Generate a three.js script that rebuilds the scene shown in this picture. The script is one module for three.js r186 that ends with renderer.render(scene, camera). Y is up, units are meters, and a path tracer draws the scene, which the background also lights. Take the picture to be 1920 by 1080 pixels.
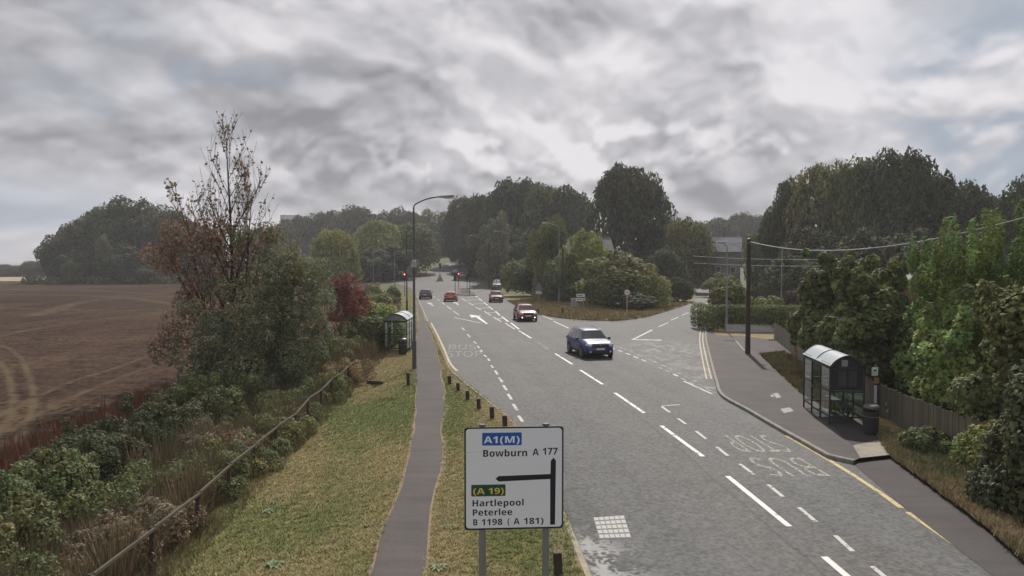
import * as THREE from 'three';
import { mergeGeometries, mergeVertices, toCreasedNormals } from 'three/addons/utils/BufferGeometryUtils.js';
import { RoundedBoxGeometry } from 'three/addons/geometries/RoundedBoxGeometry.js';

// ------------------------------------------------------------------ camera
const F = 1350, EYE = 5.6, HORIZON = 495;             // photo pixels (1920 x 1080), metres
const PITCH = Math.atan((540 - HORIZON) / F);
const scene = new THREE.Scene();
const camera = new THREE.PerspectiveCamera(2 * Math.atan(540 / F) * 180 / Math.PI, 16 / 9, 0.1, 4000);
camera.position.set(0, EYE, 0);
camera.rotation.set(-PITCH, 0, 0);
const renderer = new THREE.WebGLRenderer({ antialias: true });
renderer.setSize(1024, 576);
renderer.toneMapping = THREE.LinearToneMapping;
renderer.toneMappingExposure = 1.46;
renderer.shadowMap.enabled = true;

// ------------------------------------------------------------------ noise
function rngOf(seed) { let a = seed >>> 0; return () => { a = (a + 0x6d2b79f5) | 0; let t = Math.imul(a ^ (a >>> 15), 1 | a); t = (t + Math.imul(t ^ (t >>> 7), 61 | t)) ^ t; return ((t ^ (t >>> 14)) >>> 0) / 4294967296; }; }
const hash2 = (x, y, s) => { let h = Math.imul(x, 374761393) + Math.imul(y, 668265263) + Math.imul(s, 1442695041); h = Math.imul(h ^ (h >>> 13), 1274126177); return ((h ^ (h >>> 16)) >>> 0) / 4294967296; };
const LUT = (() => { const r = rngOf(4242), t = new Float32Array(65536); for (let i = 0; i < 65536; i++) t[i] = r(); return t; })();
function vnoise(x, y, s = 0, per = 0) {
  const xi = Math.floor(x), yi = Math.floor(y); let fx = x - xi, fy = y - yi;
  fx = fx * fx * (3 - 2 * fx); fy = fy * fy * (3 - 2 * fy);
  let x0 = xi, x1 = xi + 1, y0 = yi, y1 = yi + 1;
  if (per) { x0 = ((x0 % per) + per) % per; x1 = ((x1 % per) + per) % per; y0 = ((y0 % per) + per) % per; y1 = ((y1 % per) + per) % per; }
  const k = s * 7919, Y0 = Math.imul(y0, 40503) + k, Y1 = Math.imul(y1, 40503) + k, X0 = Math.imul(x0, 30011), X1 = Math.imul(x1, 30011);
  const h = (v) => { v = Math.imul(v ^ (v >>> 15), 0x2c1b3c6d); return LUT[(v ^ (v >>> 13)) & 65535]; };
  const a = h(X0 + Y0), b = h(X1 + Y0), c = h(X0 + Y1), d = h(X1 + Y1);
  return a + (b - a) * fx + (c - a) * fy + (a - b - c + d) * fx * fy;
}
function fbm(x, y, oct = 4, s = 0, per = 0) { let v = 0, a = 0.5, n = 0; for (let i = 0; i < oct; i++) { v += a * vnoise(x, y, s + i * 17, per); n += a; a *= 0.5; x *= 2; y *= 2; per *= 2; } return v / n; }
const clamp = (v, a = 0, b = 1) => Math.min(b, Math.max(a, v));
const lerp = (a, b, t) => a + (b - a) * t;
const sstep = (a, b, v) => { const t = clamp((v - a) / (b - a)); return t * t * (3 - 2 * t); };
function table(keys, t) { for (let i = 1; i < keys.length; i++) if (t <= keys[i][0]) { const [a, x] = keys[i - 1], [b, y] = keys[i]; return lerp(x, y, clamp((t - a) / (b - a || 1e-9))); } return keys[keys.length - 1][1]; }

// ------------------------------------------------------------------ sky and sun
const SUN_AZ = 11 * Math.PI / 180, SUN_EL = 46 * Math.PI / 180;
{
  const w = 2048, h = 1024, data = new Float32Array(w * h * 4);
  const g = (v, c, r) => Math.exp(-(((v - c) / r) ** 2));
  const px = (p) => Math.atan((p - 960) / F), py = (p) => (HORIZON - p) / F;
  for (let j = 0; j < h; j++) {
    const el = ((j + 0.5) / h - 0.5) * Math.PI, dy = Math.sin(el), ch = Math.cos(el);
    for (let i = 0; i < w; i++) {
      const th = ((i + 0.5) / w - 0.5) * 2 * Math.PI, dx = ch * Math.cos(th), dz = ch * Math.sin(th);
      let r, gg, b;
      if (el < -0.13) { const o = (j * w + i) * 4; data[o] = data[o + 1] = 0.10; data[o + 2] = 0.09; data[o + 3] = 1; continue; }
      const az = Math.atan2(dx, -dz), e = Math.max(el, 0.0);
      // cloud masses: broad grey bodies with ragged, lit upper edges
      const U = dx * 5.2 + dz * 1.6, V = dy * 8.6 + dz * 1.0;
      const wx = fbm(U * 0.9 + 3.1, V * 0.9, 5, 11) - 0.5, wz = fbm(U * 0.9, V * 0.9 + 8.7, 5, 23) - 0.5;
      const cu = U * 0.8 + wx * 0.7 + 7, cv = V * 0.8 + wz * 0.7;
      const d0 = fbm(cu, cv, 8, 101), d1 = fbm(cu + 0.05, cv + 0.17, 6, 101), d2 = fbm(cu * 2.7 + 3, cv * 2.7, 6, 131), d3 = fbm(cu * 2.7 + 3.1, cv * 2.7 + 0.30, 4, 131);
      const fine = fbm(U * 6 + wx * 2, V * 6 + wz * 2, 5, 59), mid = d2, body = sstep(0.46, 0.555, d0);
      let bright = 0.97 - 0.19 * body + 0.16 * (1 - sstep(0.30, 0.46, d0)) + clamp((d0 - d1) * 1.7, -0.14, 0.30) * (0.4 + 0.6 * sstep(0.38, 0.5, d0)) + clamp((d2 - d3) * 1.35, -0.15, 0.28) + (fine - 0.5) * 0.26;
      const B = (x, y, rx, ry) => g(az + wx * 0.16, px(x), rx / F) * g(e + wz * 0.10, py(y), ry / F);
      bright -= 0.14 * B(620, 100, 170, 60) + 0.16 * B(850, 180, 190, 45) + 0.08 * B(150, 290, 220, 60) + 0.10 * B(60, 60, 200, 60);
      bright += 0.12 * B(1250, 170, 460, 140) + 0.10 * B(200, 215, 160, 40) + 0.16 * B(1640, 90, 160, 90);
      const band = g(e, py(300), 80 / F) * (0.3 + 0.7 * g(az, px(1130), 400 / F));
      if (band > 0.01) {
        const ca = az * 15 + 2.9 + wx * 0.5, ce = e * 19 + 4 + wz * 0.5, cz = fbm(ca, ce, 7, 71), cy = fbm(ca + 0.10, ce + 0.28, 5, 71), puff = sstep(0.44, 0.54, cz);
        bright += band * puff * (clamp((cz - cy) * 5.0, -0.20, 0.55) + 0.02);
      }
      bright += 0.10 * g(e, 0.02, 0.08);
      // thin blue gaps
      const gap = clamp(1.5 * B(1850, 230, 130, 160) + 0.55 * B(450, 175, 120, 22) + 0.5 * B(40, 430, 150, 80) + 0.35 * B(300, 245, 120, 25) + 0.35 * sstep(0.56, 0.70, fbm(U * 0.7 + 40 + wx, V * 0.7 + wz, 5, 83))) * sstep(0.70, 0.40, mid) + 0.8 * B(1860, 240, 120, 150) * sstep(0.60, 0.40, fine * 0.5 + d2 * 0.5) + 0.35 * B(60, 430, 170, 70);
      bright = clamp(bright, 0.5, 1.4);
      const tone = 0.40 * bright;
      const warm = clamp((bright - 0.9) * 0.6, -0.2, 0.4);
      r = tone * (1.0 + warm * 0.05); gg = tone * 0.985; b = tone * (1.035 - warm * 0.06);
      const gp = clamp(gap, 0, 0.9); r = lerp(r, 0.255, gp); gg = lerp(gg, 0.295, gp); b = lerp(b, 0.35, gp);
      if (el < 0) { const t = sstep(0, -0.12, el); r = lerp(r, 0.10, t); gg = lerp(gg, 0.10, t); b = lerp(b, 0.09, t); }
      const o = (j * w + i) * 4; data[o] = r; data[o + 1] = gg; data[o + 2] = b; data[o + 3] = 1;
    }
  }
  const sky = new THREE.DataTexture(data, w, h, THREE.RGBAFormat, THREE.FloatType);
  sky.mapping = THREE.EquirectangularReflectionMapping; sky.magFilter = THREE.LinearFilter; sky.minFilter = THREE.LinearFilter; sky.needsUpdate = true;
  scene.background = sky; scene.environment = sky;
}
const sun = new THREE.DirectionalLight(new THREE.Color().setRGB(1, 0.95, 0.87), 3.1);
sun.position.set(Math.sin(SUN_AZ) * Math.cos(SUN_EL) * 200, Math.sin(SUN_EL) * 200, -Math.cos(SUN_AZ) * Math.cos(SUN_EL) * 200 - 60);
sun.target.position.set(0, 0, -60); scene.add(sun.target);
sun.castShadow = true; sun.shadow.radius = 2; sun.shadow.mapSize.set(4096, 4096);
Object.assign(sun.shadow.camera, { left: -160, right: 160, top: 160, bottom: -160, near: 1, far: 500 });
sun.name = 'sun'; scene.add(sun);
scene.fog = new THREE.FogExp2(new THREE.Color().setRGB(0.80, 0.80, 0.84), 0.0005);

// ------------------------------------------------------------------ terrain height, pixels to places
function H(x, z) {
  const s = -z; if (s < 120) return 0;
  const m = s < 270 ? 0.0004 * (s - 120) ** 2 : 9 + 26 * (1 - Math.exp(-(s - 270) * 0.12 / 26));
  const q = x + 0.067 * s;
  const k = q < 0 ? lerp(lerp(1, 0.22, sstep(-8, -45, q)), 0.03, sstep(-60, -120, q)) : lerp(1, 0.3, sstep(22, 50, q));
  return m * k;
}
function ray(px, py) {
  const v = new THREE.Vector3((px - 960) / F, (540 - py) / F, -1);
  return v.applyAxisAngle(new THREE.Vector3(1, 0, 0), -PITCH);
}
function W(px, py, d) { const r = ray(px, py); const t = d / -r.z; return new THREE.Vector3(r.x * t, EYE + r.y * t, -d); }   // on the ray at depth d
function G(px, py, lift = 0) {                                                                                               // on the ground
  const r = ray(px, py); let t = 4;
  const f = (u) => EYE + r.y * u - H(r.x * u, r.z * u) - lift;
  let prev = t; while (f(t) > 0 && t < 900) { prev = t; t += 1; }
  let a = prev, b = t; for (let i = 0; i < 40; i++) { const m = (a + b) / 2; if (f(m) > 0) a = m; else b = m; }
  return new THREE.Vector3(r.x * b, EYE + r.y * b, r.z * b);
}
const P = (list, lift = 0) => list.map(([x, y]) => G(x, y, lift));

// ------------------------------------------------------------------ naming and tagging
const taken = {};
function numbered(n) { if (taken[n] === undefined) { taken[n] = 0; return n; } taken[n]++; return n + '_' + String(taken[n]).padStart(3, '0'); }
function tag(o, label, category, group, kind) { o.userData = {}; if (label) o.userData.label = label; if (category) o.userData.category = category; if (group) o.userData.group = group; if (kind) o.userData.kind = kind; return o; }
function mesh(name, geos, mat, parent) {
  const g = Array.isArray(geos) ? mergeGeometries(geos.map(norm), false) : geos;
  const m = new THREE.Mesh(g, mat); m.name = parent ? name : numbered(name); m.castShadow = m.receiveShadow = true; (parent || scene).add(m); return m;
}
function norm(g) { g = g.index ? g.toNonIndexed() : g; for (const k of Object.keys(g.attributes)) if (!['position', 'normal', 'uv'].includes(k)) g.deleteAttribute(k); if (!g.attributes.uv) g.setAttribute('uv', new THREE.BufferAttribute(new Float32Array(g.attributes.position.count * 2), 2)); return g; }
function thing(name, label, category, pos = [0, 0, 0], turn = 0, group) {
  const o = new THREE.Group(); o.name = numbered(name); scene.add(o); o.position.set(...(pos.isVector3 ? [pos.x, pos.y, pos.z] : pos)); o.rotation.y = turn; tag(o, label, category, group); return o;
}
function struct(name, geo, mat) { const m = mesh(name, geo, mat); m.userData.kind = 'structure'; return m; }
function dup(root, pos, turn, label, group) { const r = root.clone(); r.name = numbered(root.name.replace(/_\d{3}$/, '')); scene.add(r); r.position.set(...(pos.isVector3 ? [pos.x, pos.y, pos.z] : pos)); r.rotation.y = turn; r.userData = { ...root.userData }; if (label) r.userData.label = label; if (group) r.userData.group = group; return r; }

// ------------------------------------------------------------------ geometry helpers
function bx(w, h, d, x = 0, y = 0, z = 0, r = 0) { const g = r ? new RoundedBoxGeometry(w, h, d, 2, r) : new THREE.BoxGeometry(w, h, d); g.translate(x, y, z); return g; }
function cyl(r0, r1, h, x = 0, y = 0, z = 0, n = 12) { const g = new THREE.CylinderGeometry(r1, r0, h, n); g.translate(x, y + h / 2, z); return g; }
function rod(a, b, r, n = 6, r2 = r) {                                                                                       // bar from a to b
  const A = new THREE.Vector3(...a), B = new THREE.Vector3(...b), d = B.clone().sub(A), g = new THREE.CylinderGeometry(r2, r, d.length(), n);
  g.translate(0, d.length() / 2, 0); g.applyQuaternion(new THREE.Quaternion().setFromUnitVectors(new THREE.Vector3(0, 1, 0), d.normalize())); g.translate(A.x, A.y, A.z); return g;
}
function beam(a, b, w, h) {                                                                                                  // square bar
  const A = new THREE.Vector3(...a), B = new THREE.Vector3(...b), d = B.clone().sub(A), g = new THREE.BoxGeometry(w, h, d.length()); g.translate(0, 0, d.length() / 2);
  const m = new THREE.Matrix4().lookAt(B, A, new THREE.Vector3(0, 1, 0)); g.applyMatrix4(m); g.translate(A.x, A.y, A.z); return g;
}
function tube(pts, r, n = 24, k = 6) { return new THREE.TubeGeometry(new THREE.CatmullRomCurve3(pts.map((p) => p.isVector3 ? p : new THREE.Vector3(...p))), n, r, k, false); }
// sheet over a polygon of ground points, laid on the terrain
function drape(pts, lift, maxEdge = 1e9, from = 110) {
  const c = pts.map((p) => new THREE.Vector2(p.x, -p.z)); if (THREE.ShapeUtils.isClockWise(c)) { c.reverse(); }
  let V = c.map((p) => [p.x, p.y]), T = THREE.ShapeUtils.triangulateShape(c, []);
  for (let pass = 0; pass < 8; pass++) {
    const mid = new Map(); let any = false; const out = [];
    const edge = (a, b) => { const A = V[a], B = V[b]; if (Math.hypot(A[0] - B[0], A[1] - B[1]) <= maxEdge || Math.max(A[1], B[1]) < from) return -1; const k = a < b ? a + '_' + b : b + '_' + a; if (!mid.has(k)) { mid.set(k, V.length); V.push([(A[0] + B[0]) / 2, (A[1] + B[1]) / 2]); } return mid.get(k); };
    for (const [a, b, d] of T) {
      const m = [edge(a, b), edge(b, d), edge(d, a)], n = m.filter((v) => v >= 0).length;
      if (n) any = true;
      if (n === 0) out.push([a, b, d]);
      else if (n === 3) out.push([a, m[0], m[2]], [m[0], b, m[1]], [m[2], m[1], d], [m[0], m[1], m[2]]);
      else { let t = [a, b, d], e = m; while (!(n === 1 ? e[0] >= 0 : e[2] < 0)) { t = [t[1], t[2], t[0]]; e = [e[1], e[2], e[0]]; }
        if (n === 1) out.push([t[0], e[0], t[2]], [e[0], t[1], t[2]]); else out.push([t[0], e[0], t[2]], [e[0], e[1], t[2]], [e[0], t[1], e[1]]); }
    }
    T = out; if (!any) break;
  }
  const pos = [], uv = [], idx = [];
  for (const [x, s] of V) { pos.push(x, H(x, -s) + lift, -s); uv.push(x, s); }
  for (const t of T) idx.push(...t);
  const g = new THREE.BufferGeometry(); g.setAttribute('position', new THREE.Float32BufferAttribute(pos, 3)); g.setAttribute('uv', new THREE.Float32BufferAttribute(uv, 2)); g.setIndex(idx); g.computeVertexNormals(); return g;
}
function resample(pts, step) { const out = [pts[0].clone()]; for (let i = 1; i < pts.length; i++) { const n = Math.max(1, Math.round(pts[i].distanceTo(pts[i - 1]) / step)); for (let k = 1; k <= n; k++) out.push(pts[i - 1].clone().lerp(pts[i], k / n)); } return out; }
function smooth(pts, n) { return new THREE.CatmullRomCurve3(pts, false, 'centripetal').getSpacedPoints(n); }
// strip of a profile [[across, up], ...] swept along ground points; across > 0 is to the left of the walking direction
function sweep(pts, prof, lift = 0) {
  const pos = [], uv = [], idx = []; let run = 0;
  pts.forEach((p, i) => {
    const a = pts[Math.max(0, i - 1)], b = pts[Math.min(pts.length - 1, i + 1)], dx = b.x - a.x, dz = b.z - a.z, l = Math.hypot(dx, dz) || 1, nx = dz / l, nz = -dx / l;
    if (i) run += p.distanceTo(pts[i - 1]);
    for (const [u, v] of prof) { const x = p.x + nx * u, z = p.z + nz * u; pos.push(x, H(x, z) + lift + v, z); uv.push(u * 2, run); }
  });
  const n = prof.length;
  for (let i = 0; i + 1 < pts.length; i++) for (let k = 0; k + 1 < n; k++) { const a = i * n + k; idx.push(a, a + n, a + 1, a + 1, a + n, a + n + 1); }
  const g = new THREE.BufferGeometry(); g.setAttribute('position', new THREE.Float32BufferAttribute(pos, 3)); g.setAttribute('uv', new THREE.Float32BufferAttribute(uv, 2)); g.setIndex(idx);
  return toCreasedNormals(g, 0.6);
}
function inside(poly, x, z) { let c = false; for (let i = 0, j = poly.length - 1; i < poly.length; j = i++) { const a = poly[i], b = poly[j]; if ((a.z > z) !== (b.z > z) && x < (b.x - a.x) * (z - a.z) / (b.z - a.z) + a.x) c = !c; } return c; }

// ------------------------------------------------------------------ textures
const ENC = (() => { const t = new Uint8Array(4097); for (let i = 0; i <= 4096; i++) { const v = i / 4096; t[i] = 255 * (v <= 0.0031308 ? v * 12.92 : 1.055 * v ** (1 / 2.4) - 0.055); } return t; })();
function dataTex(w, h, fn, srgb = true) {
  const d = new Uint8Array(w * h * 4);
  for (let j = 0; j < h; j++) for (let i = 0; i < w; i++) { const c = fn(i, j), o = (j * w + i) * 4; for (let k = 0; k < 3; k++) { const v = clamp(c[k]); d[o + k] = srgb ? ENC[(v * 4096) | 0] : 255 * v; } d[o + 3] = 255; }
  const t = new THREE.DataTexture(d, w, h); t.wrapS = t.wrapT = THREE.RepeatWrapping; t.magFilter = THREE.LinearFilter; t.minFilter = THREE.LinearMipmapLinearFilter; t.generateMipmaps = true; if (srgb) t.colorSpace = THREE.SRGBColorSpace; t.needsUpdate = true; return t;
}
function rep(t, metresX, metresY = metresX, ox = 0, oy = 0) { const c = t.clone(); c.repeat.set(1 / metresX, 1 / metresY); c.offset.set(ox, oy); c.needsUpdate = true; return c; }
function canvasTex(w, h, draw, srgb = true) { const c = document.createElement('canvas'); c.width = w; c.height = h; const g = c.getContext('2d'); draw(g, w, h); const t = new THREE.CanvasTexture(c); if (srgb) t.colorSpace = THREE.SRGBColorSpace; t.magFilter = THREE.LinearFilter; return t; }
const std = (rgb, o = {}) => { const m = new THREE.MeshStandardMaterial({ roughness: 0.85, ...o }); m.color.setRGB(...rgb); return m; };
const phys = (rgb, o = {}) => { const m = new THREE.MeshPhysicalMaterial({ roughness: 0.5, ...o }); m.color.setRGB(...rgb); return m; };

// ================================================================== GROUND TEXTURES
// painted stains and seams of the carriageway are placed in metres: x 0..64 and s 0..64 repeat
const roadTex = (() => {
  const n = 2048, M = 64, stains = [];
  const at = (px, py) => { const p = G(px, py); return [p.x, -p.z]; };
  const blob = (px, py, r, k, tint) => { const [x, s] = at(px, py); stains.push([x, s, r, k, tint]); };
  blob(1118, 1050, 0.6, 0.7, [0.34, 0.34, 0.34]); blob(1095, 1020, 0.35, 0.6, [0.32, 0.32, 0.32]); blob(1140, 1085, 0.6, 0.55, [0.34, 0.34, 0.34]);
  for (const [x, y, r] of [[1290, 662, 2.2], [1250, 648, 2], [1300, 690, 1.5], [1230, 672, 1.6], [1200, 655, 1.8], [1310, 706, 1]]) blob(x, y, r, 0.28, [0.32, 0.31, 0.30]);
  const centre = P([[1640, 1128], [1422, 943], [1279, 829], [1181, 757], [1109, 708], [1057, 674], [985, 628], [947, 599]]).map((p) => [p.x, -p.z]);
  const rows = centre.map(([x, d]) => [d, x]), cxs = new Float32Array(n); for (let j = 0; j < n; j++) cxs[j] = table(rows, j / n * M + 8);
  return dataTex(n, n, (i, j) => {
    const x = i / n * M - 20, s = j / n * M + 8;
    const f = vnoise(i * 0.62, j * 0.62, 1), f2 = vnoise(i * 0.33, j * 0.33, 2), f3 = fbm(i / 40, j / 40, 4, 3, 0), big = fbm(x * 0.12, s * 0.05, 4, 4);
    const off = x - cxs[j];
    let v = 0.058 + (f - 0.5) * 0.075 + (f2 - 0.5) * 0.022 + (f3 - 0.5) * 0.022 + (big - 0.5) * 0.055;
    let red = clamp(0.35 * Math.exp(-(((off + 0.9) / 0.9) ** 2)) + sstep(0.5, 0.66, fbm(x * 0.3, s * 0.11, 3, 8)) * 0.55);
    // tyre-polished lanes are slightly paler stone
    if (Math.abs(off) < 6) for (const t of [-4.2, -2.6, 1.1, 2.7]) v -= 0.009 * Math.exp(-(((off - t) / 0.35) ** 2));
    // lane joint: a thin tar seam
    const seam = Math.abs(off + 0.42 + (vnoise(s * 0.6, 3, 9) - 0.5) * 0.12); if (seam < 0.035) v *= 0.6;
    const s2 = Math.abs(off + 4.6 + (vnoise(s * 0.35, 8, 9) - 0.5) * 0.25); if (s2 < 0.03 && fbm(x, s * 0.5, 2, 44) > 0.42) v *= 0.68;
    const cr = Math.abs(fbm(x * 0.35, s * 0.35, 4, 52) - 0.5); if (cr < 0.0022 && fbm(x * 0.1, s * 0.1, 2, 53) > 0.55) v *= 0.62;
    // worn patching near the side-road mouth
    for (const [bx_, bs, r, k, tint] of stains) { const d2 = ((x - bx_) ** 2 + ((s - bs) * 0.7) ** 2) / (r * r); if (d2 < 4) { const a = k * sstep(0.44, 0.60, fbm(x * 3.0, s * 1.5, 5, 12) * 0.7 + f * 0.3) * Math.exp(-d2); v = lerp(v, tint[0], a); red *= 1 - a; } }
    return [v * (1.0 + red * 0.13), v * (1.0 - red * 0.03), v * (0.99 - red * 0.06)];
  });
})();
const pathTex = dataTex(1024, 1024, (i, j) => {                   // 8 m tile, dragged across
  const f = vnoise(i * 0.8, j * 0.8, 1, 819), c = fbm(i / 128, j / 128, 5, 2, 8), band = fbm(i / 256, j / 21.33, 4, 5, 48);
  const v = 0.058 + (f - 0.5) * 0.042 + (c - 0.5) * 0.03 + (band - 0.5) * 0.022; return [v * 1.14, v * 0.97, v * 0.92];
});
const grassTex = dataTex(1024, 1024, (i, j) => {                  // 16 m tile
  const f = fbm(i / 5.12, j / 5.12, 3, 1, 200), g = fbm(i / 102.4, j / 102.4, 5, 2, 10), h = fbm(i / 204.8, j / 204.8, 5, 7, 5), sp = vnoise(i * 0.7, j * 0.7, 9);
  const dry = clamp(sstep(0.40, 0.58, g * 0.5 + h * 0.5 + (f - 0.5) * 0.35));
  const v = 0.65 + f * 0.6 + (sp - 0.5) * 0.35;
  return [lerp(0.095, 0.17, dry) * v, lerp(0.11, 0.14, dry) * v, lerp(0.038, 0.066, dry) * v];
});
const soilTex = (() => {
  const n = 2048, M = 176;                                        // field x -190..-14, s 6..182
  const tracks = [];
  const line = (pts, w, k) => tracks.push({ pts: smooth(P(pts), 140).map((p) => [p.x, -p.z]), w, k });
  line([[-60, 640], [20, 665], [52, 715], [58, 770], [30, 840], [-40, 930]], 0.17, 0.9); line([[-60, 655], [0, 690], [18, 735], [15, 790], [-30, 850]], 0.17, 0.8);
  line([[-10, 790], [120, 730], [240, 690], [330, 655]], 0.17, 0.65); line([[-10, 830], [110, 765], [230, 715], [340, 676]], 0.17, 0.65);
  line([[-20, 644], [100, 620], [220, 604], [330, 594]], 0.25, 0.7); line([[-20, 584], [120, 588], [220, 590], [330, 588]], 0.4, 0.9);
  line([[-20, 556], [150, 560], [250, 565], [330, 577]], 1.0, 0.6); line([[60, 600], [200, 566], [330, 560]], 1.0, 0.6); line([[0, 545], [140, 548], [300, 556]], 1.4, 0.6); line([[0, 535], [140, 537], [300, 540]], 1.0, 0.5);
  const cell = new Map(), key = (x, s) => Math.floor(x / 3) * 4096 + Math.floor(s / 3);
  for (const t of tracks) for (const [x, s] of t.pts) for (let a = -1; a <= 1; a++) for (let b = -1; b <= 1; b++) { const k = key(x + a * 3, s + b * 3); if (!cell.has(k)) cell.set(k, []); cell.get(k).push([x, s, t]); }
  return dataTex(n, n, (i, j) => {
    const x = i / n * M - 190, s = j / n * M + 6;
    const f = vnoise(i * 0.7, j * 0.7, 1), g = fbm(x * 0.05, s * 0.05, 5, 2), r = fbm(x * 0.5, s * 0.08, 4, 3), c = fbm(x * 1.3, s * 1.3, 3, 6);
    const row = Math.sin((x * 0.35 + s * 1.0) * 4.2 + 2 * fbm(x * 0.2, s * 0.2, 3, 5));
    let v = 0.046 + (f - 0.5) * 0.062 + (g - 0.5) * 0.03 + (r - 0.5) * 0.03 + (c - 0.5) * 0.03 + row * 0.004;
    v *= 0.9; let R = v * 1.36, Gc = v * 0.85, B = v * 0.66;
    const st = sstep(0.5, 0.72, fbm(x * 0.06 + 9, s * 0.16, 4, 21)) * 0.35 * sstep(0.3, 0.7, f);   // stubble showing through
    R = lerp(R, 0.15, st); Gc = lerp(Gc, 0.105, st); B = lerp(B, 0.06, st);
    let best = 0; const L = cell.get(key(x, s));
    if (L) for (const [tx, ts, t] of L) { const d = Math.hypot(x - tx, s - ts); const a = t.k * Math.exp(-((d / t.w) ** 4)); if (a > best) best = a; }
    best *= 0.35 + 0.65 * sstep(0.3, 0.65, fbm(x * 2, s * 2, 3, 33));
    R = lerp(R, 0.13, best); Gc = lerp(Gc, 0.102, best); B = lerp(B, 0.066, best);
    return [R, Gc, B];
  });
})();
const grainTex = dataTex(512, 512, (i, j) => { const f = fbm(i / 8, j / 8, 4, 1, 64), g = fbm(i / 64, j / 64, 4, 2, 8), s = vnoise(i, j, 4, 512); const v = 0.62 + f * 0.3 + (g - 0.5) * 0.5 + (s - 0.5) * 0.2; return [v, v, v]; });
const woodTex = dataTex(256, 512, (i, j) => { const g = fbm(i / 6, j / 90, 4, 1), k = fbm(i / 40, j / 40, 3, 4); const v = 0.55 + g * 0.55 + (k - 0.5) * 0.35; return [v, v * 0.98, v * 0.95]; });
const wearTex = dataTex(512, 512, (i, j) => { const f = fbm(i / 10, j / 10, 4, 1, 51), g = fbm(i / 64, j / 64, 3, 2, 8); const v = sstep(0.30, 0.50, f * 0.65 + g * 0.35 + 0.06); return [v, v, v]; }, false);
const wornTex = dataTex(512, 512, (i, j) => { const f = fbm(i / 6, j / 6, 4, 5, 85), g = fbm(i / 51.2, j / 51.2, 3, 2, 10); const v = 0.85 * sstep(0.42, 0.60, f * 0.6 + g * 0.4); return [v, v, v]; }, false);

const M = {};
M.road = std([1, 1, 1], { map: rep(roadTex, 64, 64, 20 / 64, -8 / 64), roughness: 0.78 });
M.path = std([1, 1, 1], { map: rep(pathTex, 8), roughness: 0.9 });
M.drive = std([0.8, 0.82, 0.85], { map: rep(pathTex, 8, 8, 0.3, 0.2), roughness: 0.9 });
M.newtar = std([0.6, 0.58, 0.6], { map: rep(pathTex, 8, 8, 0.5, 0.1), roughness: 0.9 });
M.grass = phys([1, 1, 1], { map: rep(grassTex, 16), roughness: 1, specularIntensity: 0.2 });
M.field = phys([0.85, 0.85, 0.8], { map: rep(soilTex, 176, 176, 190 / 176, -6 / 176), roughness: 1, specularIntensity: 0.1 });
M.dirt = std([0.26, 0.19, 0.125], { map: rep(grainTex, 3), roughness: 1 });
M.drygrass = std([0.25, 0.195, 0.095], { map: rep(grainTex, 5), roughness: 1 });
M.kerb = std([0.27, 0.255, 0.235], { map: rep(grainTex, 2), roughness: 0.9 });
M.kerbPale = std([0.36, 0.32, 0.24], { map: rep(grainTex, 2), roughness: 0.9 });
M.concrete = std([0.30, 0.27, 0.22], { map: rep(grainTex, 2.5), roughness: 0.9 });
M.white = std([0.42, 0.41, 0.38], { alphaMap: rep(wearTex, 2.5), transparent: true, roughness: 0.7 });
M.fresh = std([0.55, 0.54, 0.52], { alphaMap: rep(wearTex, 6, 6, 0.37, 0.2), transparent: true, roughness: 0.6 });
M.faint = std([0.40, 0.39, 0.36], { alphaMap: rep(wornTex, 2.5), transparent: true, roughness: 0.8 });
M.beige = std([0.42, 0.36, 0.23], { alphaMap: rep(wearTex, 2, 2, 0.2, 0.6), transparent: true, roughness: 0.8 });
M.yellow = std([0.44, 0.35, 0.14], { alphaMap: rep(wearTex, 1.3), transparent: true, roughness: 0.7 });

// ================================================================== TERRAIN, FIELD
{
  const nx = 170, ns = 190, pos = [], uv = [], idx = [];
  for (let j = 0; j <= ns; j++) { const t = j / ns, s = -40 + 330 * t + 1500 * t ** 4; for (let i = 0; i <= nx; i++) { const u = i / nx * 2 - 1, x = 260 * u + 900 * u ** 5; pos.push(x, H(x, -s) - 0.02, -s); uv.push(x, s); } }
  for (let j = 0; j < ns; j++) for (let i = 0; i < nx; i++) { const a = j * (nx + 1) + i; idx.push(a, a + 1, a + nx + 1, a + 1, a + nx + 2, a + nx + 1); }
  const g = new THREE.BufferGeometry(); g.setAttribute('position', new THREE.Float32BufferAttribute(pos, 3)); g.setAttribute('uv', new THREE.Float32BufferAttribute(uv, 2)); g.setIndex(idx); g.computeVertexNormals();
  struct('ground', g, std([0.62, 0.70, 0.62], { map: rep(grassTex, 16, 16, 0.3, 0.1), roughness: 1 }));
}
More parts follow.
